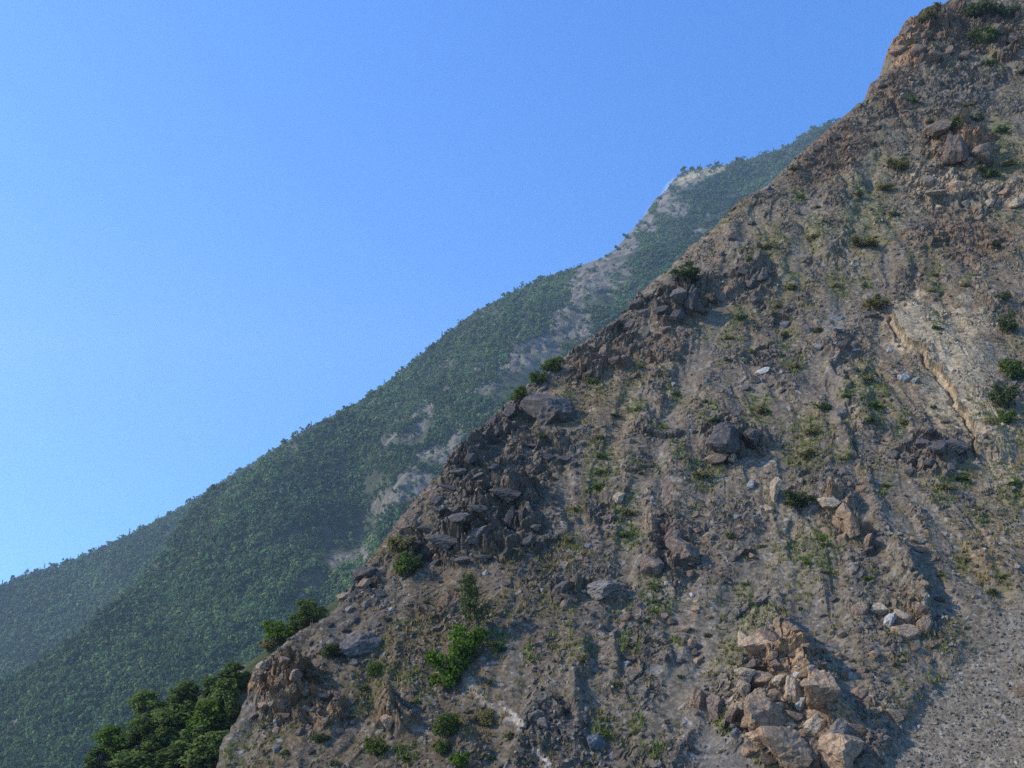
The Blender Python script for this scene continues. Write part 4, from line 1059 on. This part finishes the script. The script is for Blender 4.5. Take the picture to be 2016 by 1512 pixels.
gr = link("dry_grass", mesh_np("dry_grass", GV, np.arange(m * NB * 3).reshape(-1, 3), M_GRASS, np.repeat(gcol, NB * 3, 0)))
tag(gr, "straw and olive grass growing in patches over the scree", "grass", kind='stuff')

# ------------------------------------------------------------------ forests on the far hills
def crown_shape(n, conifer=False):
    if conifer:
        z = rng.uniform(.1, 1, n); r = .28 * (1 - z) + .03; a = rng.uniform(0, 6.28, n)
        cen = np.stack([np.cos(a) * r, np.sin(a) * r, z * 2], 1); nor = np.stack([np.cos(a), np.sin(a), 0 * a + .5], 1) + .5 * rand_dirs(n)
    else:
        cl = [(0, 0, .95, .6)] + [(rng.uniform(-.7, .7), rng.uniform(-.7, .7), rng.uniform(.4, 1.5), rng.uniform(.22, .5)) for _ in range(4)]
        idx = rng.integers(0, 5, n); c = np.array(cl)[idx]; d_ = rand_dirs(n); d_[:, 2] = np.abs(d_[:, 2]) * .9 + d_[:, 2] * .1
        cen = c[:, :3] + d_ * c[:, 3:4] * rng.uniform(.75, 1.05, (n, 1)); nor = d_ + .5 * rand_dirs(n)
    nor /= np.linalg.norm(nor, axis=1)[:, None]
    return quads(cen, nor, .27 if not conifer else .16)
CROWNS = [crown_shape(int(rng.integers(46, 76))) for _ in range(16)] + [crown_shape(44, True) for _ in range(3)]
def forest(name, hill, slp, boxuv, n, dens, size, tint):
    u = rng.uniform(boxuv[0], boxuv[2], n * 4); v = rng.uniform(boxuv[1], boxuv[3], n * 4)
    s_, t_ = slp.st(u, v); dist = np.linalg.norm(slp.hit(u, v), axis=1)
    pr = dens(u, v, s_, t_) * np.clip((dist / np.median(dist)) ** 1.2, .3, 2.6) * .8
    keep = rng.uniform(size=len(u)) < pr
    u, v = u[keep][:n], v[keep][:n]
    pts = []
    for a, b in zip(u, v):
        lo, _, _ = cast(hill, a, b)
        if lo is not None: pts.append(lo[:])
    pts = np.array(pts); m = len(pts)
    which = rng.integers(0, len(CROWNS), m); Vs, Fs, Cs, o = [], [], [], 0
    sz = size * rng.uniform(.38, 1.2, m) * np.where(rng.uniform(size=m) < .15, 1.4, 1.0)
    patch = fbm(pts[:, 0] / 130, pts[:, 2] / 130, 4, 611)
    col = np.array([tint]) * rng.uniform(.65, 1.4, (m, 1)) * (1 + .5 * patch[:, None])
    yel = (rng.uniform(size=m) < .22)[:, None]; col = np.where(yel, col * [1.45, 1.15, .8], col)
    for k, (v_, f_) in enumerate(CROWNS):
        idx = np.where(which == k)[0]
        if not len(idx): continue
        nv = len(v_); ang = rng.uniform(0, 6.28, len(idx)); c_, s2 = np.cos(ang)[:, None], np.sin(ang)[:, None]
        w = v_[None] * (sz[idx][:, None, None] * np.stack([rng.uniform(.8, 1.15, len(idx)), rng.uniform(.8, 1.15, len(idx)), rng.uniform(.8, 1.3, len(idx))], 1)[:, None, :])
        w = np.stack([w[..., 0] * c_ - w[..., 1] * s2, w[..., 0] * s2 + w[..., 1] * c_, w[..., 2]], -1) + pts[idx][:, None, :] - [0, 0, .3]
        Vs.append(w.reshape(-1, 3)); Fs.append((f_[None] + (np.arange(len(idx)) * nv)[:, None, None] + o).reshape(-1, 4)); o += len(idx) * nv
        Cs.append(np.repeat(col[idx], nv, 0))
    print(name, m)
    return link(name, mesh_np(name, np.concatenate(Vs), np.concatenate(Fs), M_FOREST, np.concatenate(Cs)))
def densB(u, v, s_, t_):
    b = bareB(u, v, s_, t_)
    return (1 - .91 * sstep(.15, .5, b)) * (.62 + .38 * sstep(-.5, .3, fbm(s_ / 70, t_ / 90, 3, 245))) * (u > silB(v) + 1) * (u < near_sil(v) + 60)
fb_ = forest("forest", hillB, SB, (-420, 225, 1680, 1620), 78000, densB, 3.7, (.098, .152, .052))
tag(fb_, "dense green wood covering the mountainside behind the scree", "forest", kind='stuff')
def densA(u, v, s_, t_): return (u > silA(v) + 1) * (u < silB(v) + 40) * 1.0
fa_ = forest("forest", hillA, SA, (-420, 880, 600, 1520), 30000, densA, 4.4, (.120, .185, .072))
tag(fa_, "hazy bluish wood covering the farthest hill at left", "forest", kind='stuff')

# single trees standing out on the far skyline
CON = [mesh_np("crown", *crown_shape(120, True), M_LEAF['pine'], leaf_cols(120)) for _ in range(2)]
RND = [mesh_np("crown", *crown_shape(150), M_LEAF['dark'], leaf_cols(150)) for _ in range(3)]
tv, tf = tube([(0, 0, -.3), (0, 0, .4), (0, 0, 1.0)], [.05, .04, .02], 5)
TRK = mesh_np("trunk", tv, tf, M_BARK)
skyl = [(1379, 335, 6, 'c', 'B', "lone conifer spike on the skyline above the pale clearing"), (1411, 329, 7, 'r', 'B', "round tree on the skyline right of the lone conifer"),
    (1345, 340, 8, 'r', 'B', "round tree on the skyline at the cliff top"), (1364, 337, 6, 'r', 'B', "smaller round tree between cliff top and lone conifer"), (1523, 303, 6, 'c', 'B', "small conifer on the skyline nearest the scree crest"),
    (1457, 322, 9, 'r', 'B', "broad tree clump on the skyline right of the pale clearing"), (1232, 470, 7, 'r', 'B', "tree on the skyline step below the white cloud wisp"), (1297, 395, 6, 'r', 'B', "tree on the steep skyline beside the cloud wisp"),
    (1215, 494, 7, 'r', 'B', "tree at the foot of the skyline step"), (1062, 553, 8, 'r', 'B', "tree clump on the smooth upper skyline"), (870, 668, 7, 'c', 'B', "conifer on the middle skyline of the wooded ridge"),
    (838, 696, 6, 'c', 'B', "smaller conifer down left of the middle skyline conifer"), (734, 780, 8, 'r', 'B', "tree rising from the wooded ridge skyline at mid height"), (722, 784, 6, 'c', 'B', "conifer beside the mid height skyline tree"),
    (668, 818, 7, 'r', 'B', "skyline tree left of the mid height pair"), (612, 845, 7, 'c', 'B', "conifer low on the wooded ridge skyline"), (528, 900, 7, 'c', 'B', "conifer above the bend of the lower skyline"),
    (510, 920, 6, 'c', 'B', "conifer at the bend of the lower skyline"), (494, 934, 8, 'r', 'B', "round tree at the bend of the lower skyline"), (356, 1005, 6, 'r', 'A', "tree high on the hazy left hill skyline"),
    (287, 1043, 6, 'r', 'A', "round tree on the hazy left skyline, upper middle"), (254, 1058, 7, 'c', 'A', "conifer standing out on the hazy left skyline"), (196, 1086, 6, 'r', 'A', "tree pair left of the hazy skyline conifer"), (125, 1113, 5, 'r', 'A', "small tree low on the hazy left skyline")]
for (u, v, hpx, kd, hill, lab) in skyl:
    slp = SB if hill == 'B' else SA; ho = hillB if hill == 'B' else hillA
    lo = None
    for k_ in range(12):
        lo, _, _ = cast(ho, u + k_ * .8, v + k_ * 1.2)
        if lo is not None: break
    if lo is None: continue
    k = lo.length / FPX; sz = hpx * k
    e = empty("skyline_tree", lo, (0, 0, rng.uniform(0, 6)), (sz * (.75 if kd == 'c' else .95),) * 2 + (sz * (1.15 if kd == 'c' else .85),))
    tag(e, lab, "tree", "single trees on the far skyline")
    link("crown", (CON if kd == 'c' else RND)[int(rng.integers(0, 2))], e); link("trunk", TRK, e)

# ------------------------------------------------------------------ small cloud behind the far crest
def cloud_at(u, v, w, h, rot, dist, label):
    c = ray(np.array(float(u)), np.array(float(v))) * dist
    V_, F_ = ICO[3]
    q = V_ * 1.0
    r = 1 + .25 * gnoise(V_[:, 0] * 2.2 + 3, V_[:, 2] * 2.2 + V_[:, 1], 901)
    k = dist / FPX
    P = V_ * r[:, None] * np.array([w * k, w * k, h * k])
    ca_, sa_ = math.cos(R(rot)), math.sin(R(rot))
    P = np.stack([P[:, 0] * ca_ - P[:, 2] * sa_, P[:, 1], P[:, 0] * sa_ + P[:, 2] * ca_], -1)
    m = bpy.data.materials.new("cloud_vapour"); m.use_nodes = True
    nt = m.node_tree; N = nt.nodes; L = nt.links; N.remove(N["Principled BSDF"])
    tc = N.new("ShaderNodeTexCoord"); nz = N.new("ShaderNodeTexNoise"); nz.inputs["Scale"].default_value = 6.0 / (w * k); nz.inputs["Detail"].default_value = 4
    gr_ = N.new("ShaderNodeTexGradient"); gr_.gradient_type = 'SPHERICAL'
    mp = N.new("ShaderNodeMapping"); mp.inputs["Scale"].default_value = (1 / (w * k), 1 / (w * k), 1 / (h * k)); mp.vector_type = 'POINT'
    ro = N.new("ShaderNodeMapping"); ro.inputs["Rotation"].default_value = (0, R(rot), 0)
    L.new(tc.outputs["Object"], ro.inputs["Vector"]); L.new(ro.outputs[0], mp.inputs["Vector"]); L.new(mp.outputs[0], gr_.inputs[0]); L.new(tc.outputs["Object"], nz.inputs["Vector"])
    mm = N.new("ShaderNodeMath"); mm.operation = 'MULTIPLY'; L.new(gr_.outputs["Fac"], mm.inputs[0]); L.new(nz.outputs["Fac"], mm.inputs[1])
    ms_ = N.new("ShaderNodeMath"); ms_.operation = 'SUBTRACT'; ms_.inputs[1].default_value = .10; ms_.use_clamp = True; L.new(mm.outputs[0], ms_.inputs[0])
    m2 = N.new("ShaderNodeMath"); m2.operation = 'MULTIPLY'; m2.inputs[1].default_value = 3.0 / (w * k); L.new(ms_.outputs[0], m2.inputs[0])
    pv = N.new("ShaderNodeVolumePrincipled"); pv.inputs["Color"].default_value = (1, 1, 1, 1); L.new(m2.outputs[0], pv.inputs["Density"])
    L.new(pv.outputs[0], N["Material Output"].inputs["Volume"])
    o = link("cloud", mesh_np("cloud", P, F_, m)); o.location = c
    tag(o, label, "cloud")
cloud_at(1318, 374, 40, 17, 52, 9000, "upper small white cloud wisp peeping from behind the far crest")
cloud_at(1288, 414, 44, 17, 48, 9000, "lower small white cloud wisp peeping from behind the far crest")

# ------------------------------------------------------------------ haze
HZ = 0.00016
def haze_box():
    x0, x1, y0, y1, z0, z1 = -3050, 3050, -1550, 3650, -340, 1150
    Vv = np.array([(x, y, z) for x in (x0, x1) for y in (y0, y1) for z in (z0, z1)], float)
    Ff = np.array([[0, 1, 3, 2], [4, 6, 7, 5], [0, 4, 5, 1], [2, 3, 7, 6], [0, 2, 6, 4], [1, 5, 7, 3]])
    m = bpy.data.materials.new("haze_air"); m.use_nodes = True
    nt = m.node_tree; nt.nodes.remove(nt.nodes["Principled BSDF"])
    pv = nt.nodes.new("ShaderNodeVolumePrincipled")
    pv.inputs["Color"].default_value = (.68, .84, .90, 1); pv.inputs["Density"].default_value = HZ; pv.inputs["Anisotropy"].default_value = 0.4
    nt.links.new(pv.outputs[0], nt.nodes["Material Output"].inputs["Volume"])
    o = link("haze", mesh_np("haze", Vv, Ff, m))
    tag(o, "thin blue haze lying between the slopes", "haze", kind='stuff')
    o.display_type = 'WIRE'
haze_box()
